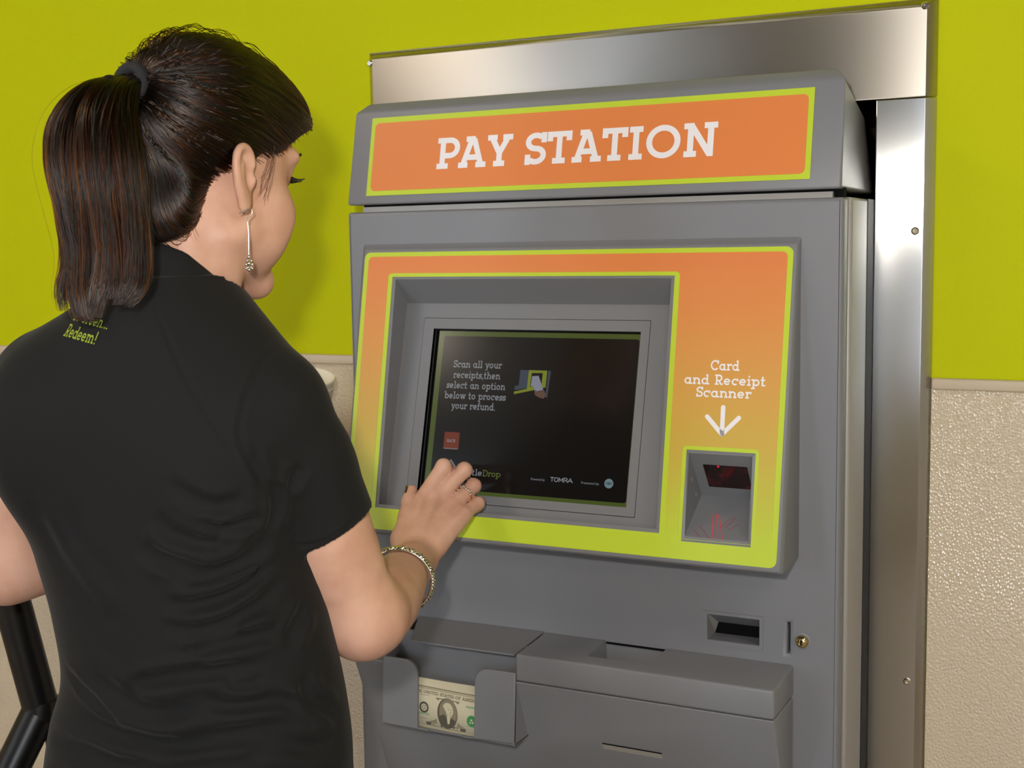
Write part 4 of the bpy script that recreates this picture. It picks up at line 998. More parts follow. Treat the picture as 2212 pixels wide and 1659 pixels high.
# creases and seams of the cloth: path (tenths of a millimetre), width, depth
FOLDS += [(np.array(P_)/1e4, w_, a_) for P_, w_, a_ in (
([(-8683, -6813, 12243), (-8547, -6775, 12171), (-8417, -6728, 12102), (-8283, -6670, 12052), (-8155, -6601, 12008), (-8034, -6521, 11971), (-7920, -6432, 11995), (-7819, -6332, 12037), (-7739, -6243, 12127), (-7671, -6157, 12230), (-7613, -6078, 12346)],0.00777,0.00702),
([(-8372, -6706, 11913), (-8254, -6653, 11901), (-8143, -6593, 11886), (-8039, -6525, 11899), (-7943, -6450, 11927), (-7857, -6369, 11963), (-7780, -6282, 12011), (-7711, -6186, 12058), (-7660, -6104, 12143), (-7614, -6015, 12225)],0.00703,0.00675),
([(-8459, -6744, 11661), (-8331, -6698, 11648), (-8210, -6645, 11631), (-8098, -6583, 11656), (-7994, -6513, 11682), (-7900, -6435, 11718), (-7823, -6353, 11777), (-7753, -6261, 11833), (-7700, -6168, 11907), (-7652, -6069, 11983), (-7613, -5958, 12056)],0.0074,0.00675),
([(-8175, -6659, 11094), (-8069, -6606, 11172), (-7970, -6545, 11245), (-7865, -6470, 11283), (-7765, -6384, 11311), (-7672, -6287, 11322), (-7583, -6178, 11308), (-7506, -6052, 11288)],0.0074,0.007425),
([(-8929, -6806, 10734), (-8758, -6798, 10814), (-8599, -6780, 10885), (-8443, -6749, 10921), (-8299, -6708, 10952), (-8162, -6658, 10977), (-8034, -6599, 10997), (-7914, -6531, 11013), (-7800, -6454, 11008), (-7693, -6367, 10998), (-7594, -6269, 10983)],0.00703,0.00783),
([(-7905, -6534, 10909), (-7792, -6465, 10859), (-7686, -6382, 10850), (-7588, -6284, 10869)],0.00592,0.0054),
([(-9546, -6743, 10370), (-9205, -6813, 10343), (-8916, -6835, 10300), (-8648, -6824, 10273), (-8405, -6784, 10267), (-8183, -6716, 10311), (-7978, -6629, 10348), (-7790, -6523, 10376), (-7619, -6395, 10394), (-7466, -6242, 10396), (-7336, -6054, 10381)],0.00851,0.008775),
([(-9933, -6576, 10773), (-9708, -6672, 10717), (-9528, -6728, 10644), (-9341, -6771, 10586), (-9167, -6797, 10528), (-8997, -6812, 10478), (-8821, -6813, 10453), (-8656, -6804, 10423)],0.00518,0.00351),
([(-8396, -6783, 10263), (-8256, -6748, 10255), (-8125, -6706, 10252), (-8012, -6651, 10307)],0.00518,0.0054),
([(-7472, -5709, 11504), (-7462, -5816, 11425), (-7463, -5907, 11343), (-7470, -5985, 11255), (-7479, -6049, 11162)],0.0074,0.00675),
([(-8054, -6632, 12496), (-7957, -6557, 12435), (-7864, -6471, 12398), (-7768, -6377, 12418), (-7683, -6268, 12438), (-7614, -6138, 12454)],0.00592,0.006075),
([(-8275, -6773, 12875), (-8173, -6733, 12793), (-8076, -6682, 12714), (-7975, -6616, 12652), (-7879, -6540, 12611), (-7779, -6455, 12640), (-7690, -6355, 12665)],0.0074,0.00513),
([(-8468, -6794, 12549), (-8372, -6757, 12457), (-8284, -6712, 12361), (-8178, -6656, 12305), (-8066, -6588, 12269), (-7957, -6513, 12269), (-7854, -6429, 12292)],0.0074,0.00486),
([(-8467, -6749, 11436), (-8329, -6704, 11429), (-8199, -6652, 11418), (-8078, -6591, 11432), (-7967, -6520, 11460), (-7865, -6440, 11491), (-7785, -6357, 11556), (-7713, -6262, 11618), (-7653, -6158, 11683), (-7611, -6048, 11761), (-7581, -5921, 11835)],0.0074,0.006075),
([(-8253, -6684, 11218), (-8141, -6634, 11279), (-8037, -6576, 11336), (-7940, -6509, 11390), (-7849, -6435, 11441), (-7766, -6351, 11489), (-7693, -6257, 11541), (-7629, -6152, 11589), (-7576, -6031, 11633)],0.0074,0.0054),
([(-7383, -5963, 10860), (-7348, -5942, 10716), (-7308, -5903, 10579), (-7257, -5756, 10470), (-7234, -5566, 10340)],0.0074,0.00675),
([(-9325, -6778, 10843), (-9160, -6796, 10777), (-9008, -6804, 10707), (-8856, -6805, 10644), (-8693, -6795, 10608), (-8540, -6776, 10568), (-8386, -6745, 10573), (-8240, -6703, 10592), (-8101, -6653, 10607)],0.00888,0.004725),
([(-8101, -6645, 10718), (-7981, -6592, 10696), (-7867, -6532, 10670), (-7759, -6463, 10661), (-7658, -6383, 10669), (-7564, -6294, 10672), (-7476, -6196, 10650), (-7395, -6088, 10604), (-7325, -5965, 10550)],0.00703,0.00567),
([(-10192, -6570, 9947), (-9828, -6734, 10019), (-9565, -6810, 10045), (-9342, -6853, 10052), (-9143, -6875, 10048), (-8960, -6884, 10038), (-8787, -6877, 10050), (-8624, -6858, 10061), (-8470, -6833, 10068)],0.00814,0.006075),
([(-7696, -6491, 10215), (-7600, -6413, 10235), (-7509, -6326, 10251), (-7423, -6231, 10243), (-7341, -6130, 10197), (-7269, -6012, 10143), (-7219, -5868, 10134), (-7193, -5687, 10121)],0.00814,0.00675),
([(-9661, -6993, 12705), (-9631, -6954, 12564), (-9601, -6914, 12421), (-9563, -6882, 12281), (-9500, -6865, 12149), (-9390, -6867, 12037), (-9284, -6865, 11925), (-9183, -6859, 11812), (-9073, -6851, 11707), (-8967, -6839, 11601), (-8863, -6826, 11494)],0.01184,-0.00297),
([(-7545, -6117, 12841), (-7547, -6070, 12702), (-7558, -6037, 12562), (-7587, -6046, 12426), (-7616, -6054, 12290)],0.00629,0.00648),
([(-7518, -5959, 12676), (-7479, -5899, 12756), (-7437, -5862, 12849), (-7397, -5829, 12944)],0.00666,0.00405),
([(-7629, -6319, 13145), (-7606, -6280, 13019), (-7589, -6232, 12890), (-7583, -6190, 12757), (-7583, -6146, 12620)],0.00592,0.00405),
([(-7616, -5994, 12175), (-7593, -5882, 12135), (-7581, -5753, 12090), (-7540, -5660, 12078), (-7458, -5620, 12091), (-7378, -5577, 12102), (-7310, -5530, 12134), (-7253, -5476, 12177), (-7204, -5408, 12217), (-7172, -5343, 12274), (-7153, -5276, 12340), (-7148, -5188, 12401)],0.0024,0.00144),
([(-8752, -6312, 14604), (-8654, -6366, 14478), (-8561, -6416, 14354), (-8473, -6455, 14232), (-8386, -6484, 14113), (-8301, -6511, 13995), (-8216, -6534, 13879), (-8128, -6546, 13768), (-8045, -6552, 13657), (-7968, -6552, 13546), (-7894, -6537, 13437), (-7828, -6513, 13327), (-7770, -6478, 13215), (-7718, -6433, 13102), (-7674, -6379, 12987)],0.0026,0.00168),
([(-7904, -5314, 14101), (-7754, -5713, 14058), (-7750, -5904, 13996), (-7722, -6044, 13886), (-7714, -6157, 13775), (-7709, -6248, 13660), (-7701, -6313, 13536), (-7702, -6365, 13411), (-7693, -6387, 13284), (-7670, -6374, 13153), (-7637, -6330, 13030), (-7600, -6256, 12912), (-7582, -6194, 12781), (-7580, -6144, 12641), (-7585, -6084, 12496)],0.003,0.00216),
([(-7668, -6353, 12818), (-7738, -6415, 12662), (-7818, -6458, 12499), (-7905, -6488, 12331), (-7982, -6505, 12152), (-8049, -6532, 11975), (-8088, -6565, 11795), (-8124, -6601, 11617), (-8152, -6629, 11435), (-8183, -6654, 11251), (-8216, -6676, 11066), (-8251, -6694, 10878), (-8285, -6712, 10690), (-8323, -6734, 10503), (-8356, -6764, 10320)],0.0026,0.00156),)]
HB, HS = .0026, .0026
def netmesh(name, F, lo, hi, h, m, parent, smooth=2):
    P, Q = nets(F, lo, hi, h, smooth=smooth)
    me = bpy.data.meshes.new(name); n, k = len(P), len(Q)
    me.vertices.add(n); me.vertices.foreach_set('co', P.astype(np.float32).ravel())
    me.loops.add(k*4); me.loops.foreach_set('vertex_index', Q.astype(np.int32).ravel())
    me.polygons.add(k); me.polygons.foreach_set('loop_start', np.arange(0, k*4, 4, dtype=np.int32))
    me.update(calc_edges=True); me.validate()
    return link(name, me, m, parent, True)
M['skin'] = m = mat('skin', (214,168,145), .48, spec=.35)
BS(m).inputs['Subsurface Weight'].default_value = .12; BS(m).inputs['Subsurface Radius'].default_value = (.6,.25,.12); BS(m).inputs['Subsurface Scale'].default_value = .01
nz = N(m, 'ShaderNodeTexNoise'); nz.inputs['Scale'].default_value = 28; nz.inputs['Detail'].default_value = 4
cr = N(m, 'ShaderNodeValToRGB'); cr.color_ramp.elements[0].position = .35; cr.color_ramp.elements[0].color = s2l((198,152,131)); cr.color_ramp.elements[1].position = .68; cr.color_ramp.elements[1].color = s2l((212,168,147))
tcs = N(m, 'ShaderNodeTexCoord'); L(m, tcs.outputs['Object'], nz.inputs['Vector']); L(m, nz.outputs['Fac'], cr.inputs[0]); L(m, cr.outputs[0], BS(m).inputs['Base Color'])
add_bump(m, 420, .10, .0006, 3)
M['shirt'] = m = mat('black knit', (27,27,28), .85, spec=.18); BS(m).inputs['Sheen Weight'].default_value = .05; BS(m).inputs['Sheen Roughness'].default_value = .4; add_bump(m, 1500, .25, .0006, 2)
M['hairm'] = mat('dark brown hair', (24,15,14), .42, spec=.5)
M['trou'] = mat('black trousers', (20,20,22), .8, spec=.2)
WO = empty('person', (-.905, -.57, 0), 'woman in a black polo shirt with a long dark ponytail pressing the touch screen', 'person')
BD = netmesh('body', BODY, (-1.30, -.80, 0.0), (-.62, 0.0, 1.76), HB, M['skin'], WO)
SHI = netmesh('polo_shirt', SHIRT, (-1.25, -.80, .76), (-.64, -.36, 1.52), HS, M['shirt'], WO, 1)
HA = netmesh('hair', HAIR, (-1.05, -.70, 1.46), (-.76, -.34, 1.80), .003, M['hairm'], WO)
TRO = netmesh('trousers', TROU, (-1.12, -.74, 0.0), (-.68, -.40, .97), .006, M['trou'], WO)
# ---- collar
def collar():
    c = V3(-.912, -.538, 0); n = 60; A0, A1 = -158, 158
    tz = lambda a: np.interp(abs(a), [0, 40, 64, 90, 125, 160], [1.519, 1.502, 1.479, 1.455, 1.428, 1.410]); tr = lambda a: np.interp(abs(a), [0, 60, 90, 160], [.0580, .0640, .0660, .0640])
    bz_ = lambda a: np.interp(abs(a), [0, 45, 60, 90, 130, 160], [1.476, 1.457, 1.444, 1.424, 1.388, 1.360]); br = lambda a: np.interp(abs(a), [0, 45, 90, 130, 160], [.0760, .0880, .0900, .0860, .0740])
    V = []; Fq = []; rows = 9
    for i in range(n+1):
        a = A0 + (A1-A0)*i/n; d = V3(math.sin(R(a)), -math.cos(R(a)), 0)
        T, B = c + d*tr(a) + V3(0, 0, tz(a)), c + d*br(a) + V3(0, 0, bz_(a)); mid = (T+B)/2 + d*.0030
        inn = c + d*(tr(a)-.004) + V3(0, 0, tz(a)-.004); low = c + d*(tr(a)-.006) + V3(0, 0, tz(a)-.036)
        up = V3(0, 0, .0016)
        V += [B - d*.0030, B - d*.0002 - up, B + d*.0008 + up*.6, mid, T + d*.0016 - up, T + up*.6, inn + up, inn, low]
    for i in range(n):
        for j in range(rows-1):
            a = i*rows+j; Fq.append((a, a+rows, a+rows+1, a+1))
    o = pymesh('collar', V, Fq, M['shirt'], SHI, True)
    o.data.validate(); return o
collar()
# ---- embroidery on the upper back, pressed onto the cloth
M['thread'] = mat('lime embroidery thread', (150,168,40), .7)
class Cloth:
    def __init__(s, o, U, V): s.o, s.U, s.V = np.asarray(o, float), np.asarray(U, float), np.asarray(V, float); s.n = np.cross(s.U, s.V)
    def __call__(s, u, v, d=0.):
        p = s.o + s.U*u + s.V*v + s.n*.04
        for _ in range(24): p = p - s.n*SHIRT(p[None])[0]*.8
        return Vector(p + s.n*d)
ca = math.radians(-9)
FE = Cloth(EMB, V3(math.cos(ca), -.04, math.sin(ca)), V3(-math.sin(ca)*.3, .12, .99))
text('embroidery', [('Be Green...', .0, .0165, .0115, 'c', .060), ('Redeem!', -.0035, .0, .0125, 'c', .0520)], FE, M['thread'], SHI, .13, .0012, .05)
# ---- hair strands, combed from the hairline into the ponytail
M['strand'] = m = bpy.data.materials.new('dark brown hair strands'); m.use_nodes = True
nt = m.node_tree; nt.nodes.remove(BS(m)); hb = nt.nodes.new('ShaderNodeBsdfHairPrincipled'); hb.parametrization = 'MELANIN'
hb.inputs['Melanin'].default_value = .95; hb.inputs['Melanin Redness'].default_value = .62; hb.inputs['Roughness'].default_value = .22; hb.inputs['Radial Roughness'].default_value = .42; hb.inputs['Random Color'].default_value = .42; hb.inputs['Random Roughness'].default_value = .3
L(m, hb.outputs[0], nt.nodes['Material Output'].inputs['Surface'])
def curves(name, S, rad, m, parent):
    """S: (n strands, k points, 3)"""
    n, k, _ = S.shape; hc = bpy.data.hair_curves.new(name); hc.add_curves([k]*n)
    hc.attributes['position'].data.foreach_set('vector', S.astype(np.float32).ravel()) if 'position' in hc.attributes else hc.points.foreach_set('position', S.astype(np.float32).ravel())
    ra = hc.attributes.get('radius') or hc.attributes.new('radius', 'FLOAT', 'POINT')
    t = np.linspace(0, 1, k); pr = np.where(t > .8, 1-.8*(t-.8)/.2, 1.)
    ra.data.foreach_set('value', (np.broadcast_to(pr, (n, k))*(rad[:, None] if hasattr(rad, 'shape') else rad)).astype(np.float32).ravel())
    hc.materials.append(m); o = bpy.data.objects.new(name, hc); COL.objects.link(o); set_parent(o, parent); return o
C0 = V3(0, -.018, .040)
def on_cap(D, off):
    """D: unit directions in head space -> points on the uncut cap"""
    r = np.full(len(D), .21); W = D @ HR.T; c = HC + HR @ C0
    for _ in range(14): r -= UNCUT(c + W*r[:, None])*.9
    return c + W*(r + off)[:, None]
PBL = hl(PB[None])[0]
def unit(v): return v/np.linalg.norm(v, axis=-1, keepdims=True)
bd = unit(PBL - C0)
n = 15000; D = unit(rng.normal(size=(n, 3))); P0 = hl(on_cap(D, np.zeros(n)))
line = np.interp(P0[:, 1], *HL) + rng.normal(size=n)*.0035
keep = (P0[:, 2] > line - .002); keep &= ~((D@bd) > .985); D = D[keep]
K = 16; ns = len(D); t = np.linspace(0, 1, K)**.9
th = np.arccos(np.clip(D@bd, -1, 1)); S = np.empty((ns, K, 3))
base_off = .0008 + rng.random(ns)*.0018
fly = rng.random(ns) < .02
jit = rng.normal(size=(ns, 3))*.012
perp = unit(D - (D@bd)[:, None]*bd); KA = K-4; amin = np.minimum(th*.8, .40)
for i in range(KA):
    tt = i/(KA-1); a = th + (amin-th)*tt**.9; d = np.cos(a)[:, None]*bd + np.sin(a)[:, None]*perp
    sag = math.sin(math.pi*tt*.8)
    d = unit(d + jit*sag*.5 + V3(0, 0, -.10)*sag*(1-np.abs(d[:, 2:3]))*np.minimum(th, 1.2)[:, None]*.5)
    S[:, i] = on_cap(d, base_off*(.15 + .85*min(1, tt*5)) + fly*sag*rng.random(ns)*.010)
E0 = S[:, KA-1]; E1 = PB + unit(E0-(HC + HR@C0) - ((E0-(HC + HR@C0))@unit(PB-HC))[:, None]*unit(PB-HC))*.009 + rng.normal(size=(ns, 3))*.0022; Tn = unit(E0 - S[:, KA-2])
ln = np.linalg.norm(E1-E0, axis=1)[:, None]
for j in range(1, 5):
    f = j/4; S[:, KA-1+j] = E0*(1-f)**2 + 2*f*(1-f)*(E0 + Tn*ln*.45) + E1*f*f
curves('scalp_hair', S, .00022 + rng.random(ns)*.00016, M['strand'], HA)
# ponytail
TC = np.array(TAILC); HWID = np.array([.0150, .0290, .0400, .0460, .0445, .0430, .0450, .0400]); HDEP = np.array([.016, .020, .024, .024, .022, .019, .016, .010])
rt_, fw_ = V3(.8938, .4483, -.0152), V3(-.4473, .8882, -.1047)
def cr_spline(P, u):
    P = np.asarray(P, float); m_ = len(P)-1; x = np.clip(u*m_, 0, m_-1e-6); i = x.astype(int); f = (x-i).reshape(-1, *([1]*(P.ndim-1)))
    p0, p1, p2, p3 = P[np.maximum(i-1, 0)], P[i], P[i+1], P[np.minimum(i+2, m_)]
    return .5*((2*p1) + (-p0+p2)*f + (2*p0-5*p1+4*p2-p3)*f*f + (-p0+3*p1-3*p2+p3)*f**3)
nt_ = 7500; K2 = 26
ab = rng.normal(size=(nt_*3, 2)); ab = ab[(ab**2).sum(1) < 4.4][:nt_]/2.1; nt_ = len(ab)
lock = np.floor((ab[:, 0]+1)*3.2 + rng.random(nt_)*.35).astype(int); lph = rng.random(12)*6.28; lend = np.array([.93, 1.0, 1.0, .97, .90, .93, .95, .9, .9, .9, .9, .9])
end = lend[np.clip(lock, 0, 11)] - rng.random(nt_)**1.6*.17
end = np.where(rng.random(nt_) < .10, end - rng.random(nt_)*.3, end)
T2_ = np.empty((nt_, K2, 3)); ph = rng.random(nt_)*6.28
for i in range(K2):
    u = end*i/(K2-1); c = cr_spline(TC, u); w_ = cr_spline(HWID, u); dp_ = cr_spline(HDEP, u)
    curl = np.clip((u-.78)/.22, 0, 1)
    a = ab[:, 0] + .075*np.sin(u*7 + lph[np.clip(lock, 0, 11)]) * np.clip(u*3, 0, 1) + .03*np.sin(u*16+ph)
    side = np.where(ab[:, 0] < .15, 1, -1)
    a = a + curl**2*np.where(ab[:, 0] < .15, .25*(1-ab[:, 0]), -.25)
    b = ab[:, 1] + .12*np.sin(u*5 + lph[np.clip(lock, 0, 11)]*2)
    gap = np.clip((u-.86)/.14, 0, 1)*np.where(ab[:, 0] < .15, -.12, .42)
    T2_[:, i] = c + rt_*((a+gap*.4)*w_)[:, None] + fw_*(b*dp_)[:, None] + V3(0, 0, 1)*(np.where(ab[:, 0] >= .15, curl*.009, 0))[:, None]
PT = Field()
for i in range(1, len(TC)-4):
    for s_ in (-.5, 0, .5): PT.add(cone(TC[i] + rt_*HWID[i]*s_*(i > 1), TC[i+1] + rt_*HWID[i+1]*s_, HDEP[i]*.45, HDEP[i+1]*.45), .006)
PTL = netmesh('ponytail', PT, (-1.06, -.82, 1.36), (-.78, -.50, 1.76), .003, M['hairm'], HA)
# keep the strands outside of the shirt
q = T2_.reshape(-1, 3)
for _ in range(6):
    dd = SHIRT(q); pen = np.minimum(dd - .002, 0); q[:, 1] += pen
T2_ = q.reshape(T2_.shape)
curves('ponytail_hair', T2_, .00026 + rng.random(nt_)*.00022, M['strand'], PTL)
# loose outer hairs left of the tail and over the crown
sel = rng.choice(nt_, 60); LS = T2_[sel].copy(); LS -= rt_*(np.sin(np.linspace(0, 3.0, K2))*.012)[None, :, None]*(.4+rng.random((60, 1, 1)))*np.sign(.2-ab[sel, 0])[:, None, None]
curves('loose_hair', LS, .00014, M['strand'], PTL)
o = bpy.data.objects.new('x', None)
tb = []
for i in range(33):
    a = 2*math.pi*i/32; ax = unit((TC[1]-TC[0])*.5 + (PB-(HC+HR@C0))*.5); e1 = unit(np.cross(ax, V3(0, 0, 1))); e2 = np.cross(ax, e1)
    tb.append(PB + ax*.006 + (e1*math.cos(a) + e2*math.sin(a))*.0175)
bpy.data.objects.remove(o)
M['tie'] = mat('black hair tie', (24,25,30), .8)
tube('hair_tie', tb[:-1], .0062, M['tie'], HA, 10, True)
# wisps on cheek and nape, lashes and brow
def seat(P, off):
    P = np.array(P, float)
    for _ in range(10):
        d = P-HC; d[:, 2] *= .15; P = P + unit(d)*(off - BODY(P))[:, None]*.7
    return P
for nm, src, off, rad, cp in (('loose_wisp', WISP, .0010, .00011, 5),):
    S = []
    for w_ in src:
        b = seat(cr_spline(np.array(w_), np.linspace(0, 1, 18)), off)
        for c in range(cp):
            S.append(b + rng.normal(size=3)*.0016 + np.cumsum(rng.normal(size=(18, 3))*.0004, 0))
    curves(nm, np.array(S), rad, M['strand'], HA)
M['lash'] = mat('black lashes', (16,12,11), .6)
LA = []
for sx_ in (-1, 1):
    for i in range(22):
        u = .014*(i/21*2-1); r_ = hd(sx_*(.031+u), .0835 - abs(u)*.45 - (.004 if u > .008 else 0), .0130); tip = r_ + HR@V3(sx_*u*.55 + sx_*.002, .0110, .0000); md = r_ + HR@V3(sx_*u*.3, .0065, -.0018)
        for c in range(3): LA.append(cr_spline(np.array([r_, md, tip]) + rng.normal(size=(3, 3))*.0003, np.linspace(0, 1, 8)))
curves('eyelashes', np.array(LA), .00028, M['lash'], BD)
EB = []
for sx_ in (-1, 1):
    for i in range(70):
        u = i/69; b_ = hd(sx_*(.014 + .034*u), .0940 - .018*u*u, .0340 + .005*math.sin(u*2.4)); b_ = b_ + rng.normal(size=3)*.0009
        b2 = seat([b_], .0004)[0]; EB.append(np.linspace(b2, b2 + HR@V3(sx_*.006, -.0025, .0012), 4))
curves('eyebrows', np.array(EB), .00026, M['lash'], BD)
M['eyew'] = mat('eye white', (225,220,212), .2); M['iris'] = mat('brown iris', (60,38,24), .15)
for sx_ in (-1, 1):
    c = hd(sx_*.031, .0672, .0118); bm = bmesh.new(); bmesh.ops.create_uvsphere(bm, u_segments=20, v_segments=14, radius=.0122)
    bmesh.ops.translate(bm, verts=bm.verts, vec=Vector(c)); ey = fin('eye', bm, M['eyew'], BD, True)
    bm = bmesh.new(); bmesh.ops.create_uvsphere(bm, u_segments=16, v_segments=10, radius=.0060); bmesh.ops.scale(bm, verts=bm.verts, vec=(1, .4, 1)); bmesh.ops.translate(bm, verts=bm.verts, vec=Vector(c + HR@V3(0, .0108, -.002))); fin('iris', bm, M['iris'], ey, True)
M['lip'] = mat('lips', (186,104,96), .4)
# thumbnail and finger nails, dark polish
M['nail'] = mat('dark nail polish', (52,18,22), .12, coat=.5)
def nail(a, b, nrm, w_, l_, r_):
    a, b = np.asarray(a), np.asarray(b); ax = unit(b-a); nrm = nrm - ax*(nrm@ax); nrm = unit(nrm); sd = np.cross(ax, nrm)
    V = []; nu, nv = 7, 7
    for j in range(nv):
        for i in range(nu):
            s_ = -1+2*i/(nu-1); q_ = j/(nv-1); ww = w_*(1 if q_ < .6 else math.sqrt(max(0, 1-((q_-.6)/.45)**2)))
            V.append(b - ax*l_*.70 + ax*l_*q_ + sd*s_*ww + nrm*(r_*math.sqrt(max(.05, 1-(s_*ww/(r_*1.25))**2)) + .0007))
    Fq = [(j*nu+i, j*nu+i+1, (j+1)*nu+i+1, (j+1)*nu+i) for j in range(nv-1) for i in range(nu-1)]
    o = pymesh('fingernail', V, Fq, M['nail'], BD, True); md = o.modifiers.new('s', 'SOLIDIFY'); md.thickness = .0008; return o
nail(T2, T3, -rt_*1.0 - fw_*.35 + V3(0, 0, .15), .0056, .0135, .0085)
for D_, T_, r_ in ((DI, TI, .0085), (DM, TM, .0086), (DR, TR, .0082), (DP, TP, .0073)): nail(D_, T_, bk*.6 + V3(0, 0, .8), .0050, .0115, r_)
# ---- jewellery
BRC = ELR + (WRR-ELR)*.66 + V3(.002, 0, -.004); bx = unit(WRR-ELR); b1 = unit(np.cross(bx, V3(0, 0, 1))); b2 = np.cross(bx, b1)
def rope(name, off, rr, rr2, tw, nst, strand, mm, parent, flat=1.0):
    for s_ in range(nst):
        P = []
        nn = 220
        for i in range(nn):
            a = 2*math.pi*i/nn; p_ = a*tw + 2*math.pi*s_/nst; rad_ = rr + rr2*math.cos(p_)
            P.append(BRC + bx*(off + rr2*flat*math.sin(p_)) + (b1*math.cos(a)*1.04 + b2*math.sin(a)*.98)*rad_)
        tube(name, P, strand, mm, parent, 6, True)
BR_ = empty('x', (0, 0, 0), '', ''); bpy.data.objects.remove(BR_)
bm = bmesh.new(); tube_bm(bm, [BRC - bx*.0042 + (b1*math.cos(2*math.pi*i/80)*1.04 + b2*math.sin(2*math.pi*i/80)*.98)*.0392 for i in range(80)], .0010, 8, False, True)
BRO = shade(fin('bracelet', bm, M['silver'], WO), 60)
rope('braid', 0, .0400, .0022, 21, 3, .00130, M['silver'], BRO, 1.35)
rope('twisted_wire', .0062, .0396, .0008, 46, 2, .00085, M['silver'], BRO)
rc_ = MR + (PR-MR)*.60; rx_ = unit(PR-MR); r1 = unit(bk - rx_*(bk@rx_)); r2_ = np.cross(rx_, r1)
RG = tube('finger_ring', [rc_ + (r1*math.cos(2*math.pi*i/48) + r2_*math.sin(2*math.pi*i/48))*.0113 for i in range(48)], .0015, M['gold'], WO, 10, True)
for k in range(7):
    for row in (-1, 1):
        a = R(-48 + 96*k/6); bm = bmesh.new(); bmesh.ops.create_icosphere(bm, subdivisions=2, radius=.0015); bmesh.ops.translate(bm, verts=bm.verts, vec=Vector(rc_ + rx_*row*.0012 + (r1*math.cos(a) + r2_*math.sin(a))*.0120)); fin('ring_stone', bm, M['silver'], RG, True)
def earring():
    z = V3(-.8235, -.5450, 0); at_ = lambda dx, dz: Vector(z + rt_*dx + V3(0, 0, dz)) - Vector(fw_)*.004
    hk = tube('earring', [at_(-.0085, 1.5405), at_(-.0050, 1.5420), at_(-.0005, 1.5445), at_(.0030, 1.5465), at_(.0048, 1.5440), at_(.0046, 1.5405), at_(.0020, 1.5375), at_(-.0005, 1.5350)], .00055, M['silver'], WO, 8)
    hk['label'] = 'dangling silver earring'
    tube('link', [at_(.0012*math.sin(a), 1.5338 + .0016*math.cos(a)) for a in np.linspace(0, 2*math.pi, 14)[:-1]], .0004, M['silver'], hk, 6, True)
    tube('drop_rod', [at_(0, 1.5325), at_(.0004, 1.520), at_(.0001, 1.510), at_(-.0002, 1.4985)], [.0004, .0005, .0011, .0007], M['silver'], hk, 8)
    for dx, dz, r_ in ((0, 1.4965, .0021), (-.0020, 1.4932, .0018), (.0022, 1.4930, .0018), (0, 1.4900, .0024), (-.0030, 1.4893, .0017), (.0030, 1.4893, .0017), (-.0018, 1.4862, .0019), (.0019, 1.4862, .0019), (0, 1.4835, .0018), (-.0030, 1.4850, .0014), (.0030, 1.4850, .0014)):
        bm = bmesh.new(); bmesh.ops.create_icosphere(bm, subdivisions=2, radius=r_); bmesh.ops.translate(bm, verts=bm.verts, vec=at_(dx, dz) - Vector(fw_)*(.002 if abs(dx) < .001 else .0)); fin('bead', bm, M['silver'], hk, True)
earring()
# shoes
for sx_ in (-1, 1):
    hx = -.901 + sx_*.092; SF = Field(); SF.add(cone(V3(hx, -.615, .040), V3(hx + sx_*.010, -.440, .032), .040, .036), .02); SF.add(cone(V3(hx + sx_*.010, -.440, .030), V3(hx + sx_*.014, -.395, .026), .036, .026), .02); SF.post = lambda p, d: np.maximum(d, .002-p[:, 2])
    netmesh('shoe', SF, (hx-.08, -.69, -.02), (hx+.08, -.33, .10), .005, mat('black shoe', (18,18,19), .4), WO)

# ------------------------------------------------------------------ black tubular frame and cups
M['tube'] = mat('black painted tube', (12,12,13), .32, spec=.5)
J0 = Vector((-1.205, -.500, .948))
TF = empty('tubular_frame', (J0.x, J0.y, 0), 'black bent tubular metal frame standing left of the woman by the beige wall', 'metal frame')
up = (Vector((-1.215, -.530, 1.105))-J0)
tube('upper_tube', [J0 + up*t_ for t_ in (0, .5, 1, 2.2)], .0215, M['tube'], TF, 24)
for d_ in ((-.0160, -.040, -.072), (.030, .030, -.30)):
    d_ = Vector(d_); k_ = -(J0.z-.0)/d_.z
    if d_[2] > -.1: P_ = [J0, J0 + d_*1.0, J0 + d_*4.0, Vector((J0.x-.075, J0.y-.19, 0))]
    else: P_ = [J0 + Vector((.006, .012, 0)), J0 + d_*k_]
    tube('leg_tube', P_, .0215 if d_[2] > -.1 else .016, M['tube'], TF, 24)
lathe('joint_collar', [(.0222, -.012), (.0228, -.006), (.0228, .006), (.0222, .012)], Frame(J0, (1,0,0), (0,1,0)), M['tube'], TF, 24)
M['cup'] = mat('white cup plastic', (248,240,218), .4)
def cup(dz, lab):
    e_ = empty('paper_cup', (-1.207, .080, 1.2005), lab, 'cup', 'stacked cups on the wall ledge')
    ax_c = Vector((.13+.09, -.20, 1)).normalized(); F_ = Frame(Vector((-1.222, .094, 1.2025)) + ax_c*dz, ax_c.cross(Vector((0, -1, 0))).cross(ax_c).cross(ax_c) if False else Vector((0, 1, 0)).cross(ax_c), ax_c.cross(Vector((0, 1, 0)).cross(ax_c)))
    bm = bmesh.new(); n_ = 32
    prof = [(.0270, .0), (.0385, .088), (.0395, .090), (.0405, .0915), (.0395, .0932), (.0378, .0925), (.0370, .088), (.0258, .003), (.001, .003)]
    lathe_bm(bm, prof, F_, n_); shade(fin('cup_body', bm, M['cup'], e_), 50)
cup(0, 'lower white cup of the pair stacked beside the machine, rim showing behind the shoulder')
cup(.0125, 'upper white cup of the pair stacked beside the machine, open rim behind the shoulder')
struct(box('trim_3', -1.29, -1.172, .03, YW-.0045, 1.188, 1.2000, M['trim'], None, .002))
DAY, LAMP, FLASH, EXPO = 9.5, 19, 10, -.14
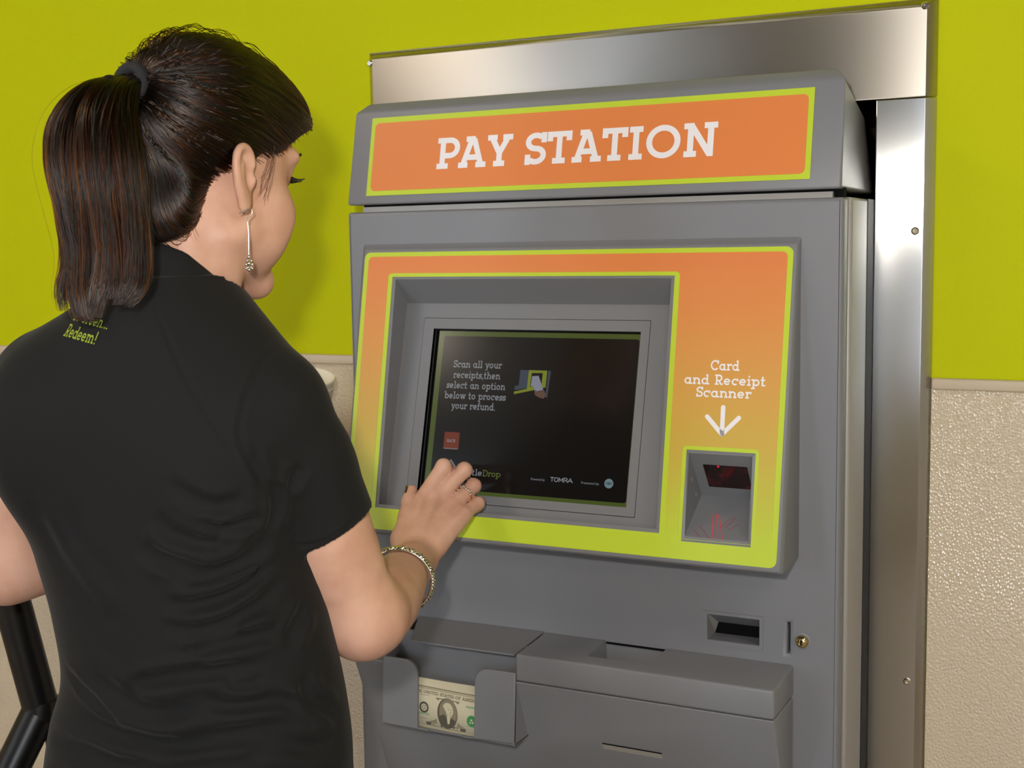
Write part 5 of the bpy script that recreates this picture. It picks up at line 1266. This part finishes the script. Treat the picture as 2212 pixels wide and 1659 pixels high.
# ------------------------------------------------------------------ light
def area(name, loc, rot, sx_, sy_, power, rgb=(255,244,228), shape='RECTANGLE'):
    d = bpy.data.lights.new(name, 'AREA'); d.shape = shape; d.size = sx_; d.size_y = sy_; d.energy = power; d.color = s2l(rgb)[:3]
    o = bpy.data.objects.new(name, d); COL.objects.link(o); o.location = loc; o.rotation_euler = rot; return o
w = bpy.data.worlds.new('World'); SC.world = w; w.use_nodes = True
bg = w.node_tree.nodes['Background']; bg.inputs[0].default_value = (.75,.86,1,1); bg.inputs[1].default_value = DAY
for i, (x, y) in enumerate(((-3.4,-3.4), (-2.3,-1.3), (1.3,-3.4), (1.3,-1.3))):
    e = empty('ceiling_light', (x, y, ZC), 'ceiling light %d' % i, 'light', 'ceiling lights')
    e['label'] = 'square white ceiling light panel'
    box('light_frame', x-.31, x+.31, y-.31, y+.31, ZC-.03, ZC-.001, M['ceil'], e)
    area('ceiling_lamp', (x, y, ZC-.035), (0,0,0), .56, .56, LAMP, (255,240,220))
# ------------------------------------------------------------------ camera and its flash
cam = bpy.data.cameras.new('Camera'); co = bpy.data.objects.new('Camera', cam); COL.objects.link(co); SC.camera = co
cam.sensor_width = 36; cam.lens = 36*2744.997/2212; cam.clip_start = .01
yw, pt, rl = R(26.7295), R(6.0087), R(.87313)
fwd = Vector((-math.sin(yw)*math.cos(pt), math.cos(yw)*math.cos(pt), -math.sin(pt))); rt = Vector((math.cos(yw), math.sin(yw), 0)); dn = fwd.cross(rt)
r2 = rt*math.cos(rl) + dn*math.sin(rl); d2 = dn*math.cos(rl) - rt*math.sin(rl)
Mx = Matrix.Identity(4)
for i in range(3): Mx[i][0] = r2[i]; Mx[i][1] = -d2[i]; Mx[i][2] = -fwd[i]
Mx.translation = (0, -1.59, 1.50)
co.matrix_world = Mx
cam.dof.use_dof = True; cam.dof.focus_distance = 1.50; cam.dof.aperture_fstop = 9
fl = bpy.data.lights.new('camera_flash', 'AREA'); fl.shape = 'DISK'; fl.size = .065; fl.energy = FLASH; fl.color = s2l((255,250,240))[:3]; fl.spread = R(150)
fo = bpy.data.objects.new('camera_flash', fl); COL.objects.link(fo)
Mf = Mx.copy(); Mf.translation = Vector(Mx.translation) + r2*(-.095) - d2*.130 + fwd*-.02; fo.matrix_world = Mf
SC.view_settings.view_transform = 'Standard'; SC.view_settings.look = 'None'; SC.view_settings.gamma = 1; SC.view_settings.use_curve_mapping = False
SC.view_settings.exposure = EXPO
SC.cycles.max_bounces = 6; SC.cycles.adaptive_threshold = .02; SC.cycles.use_denoising = True
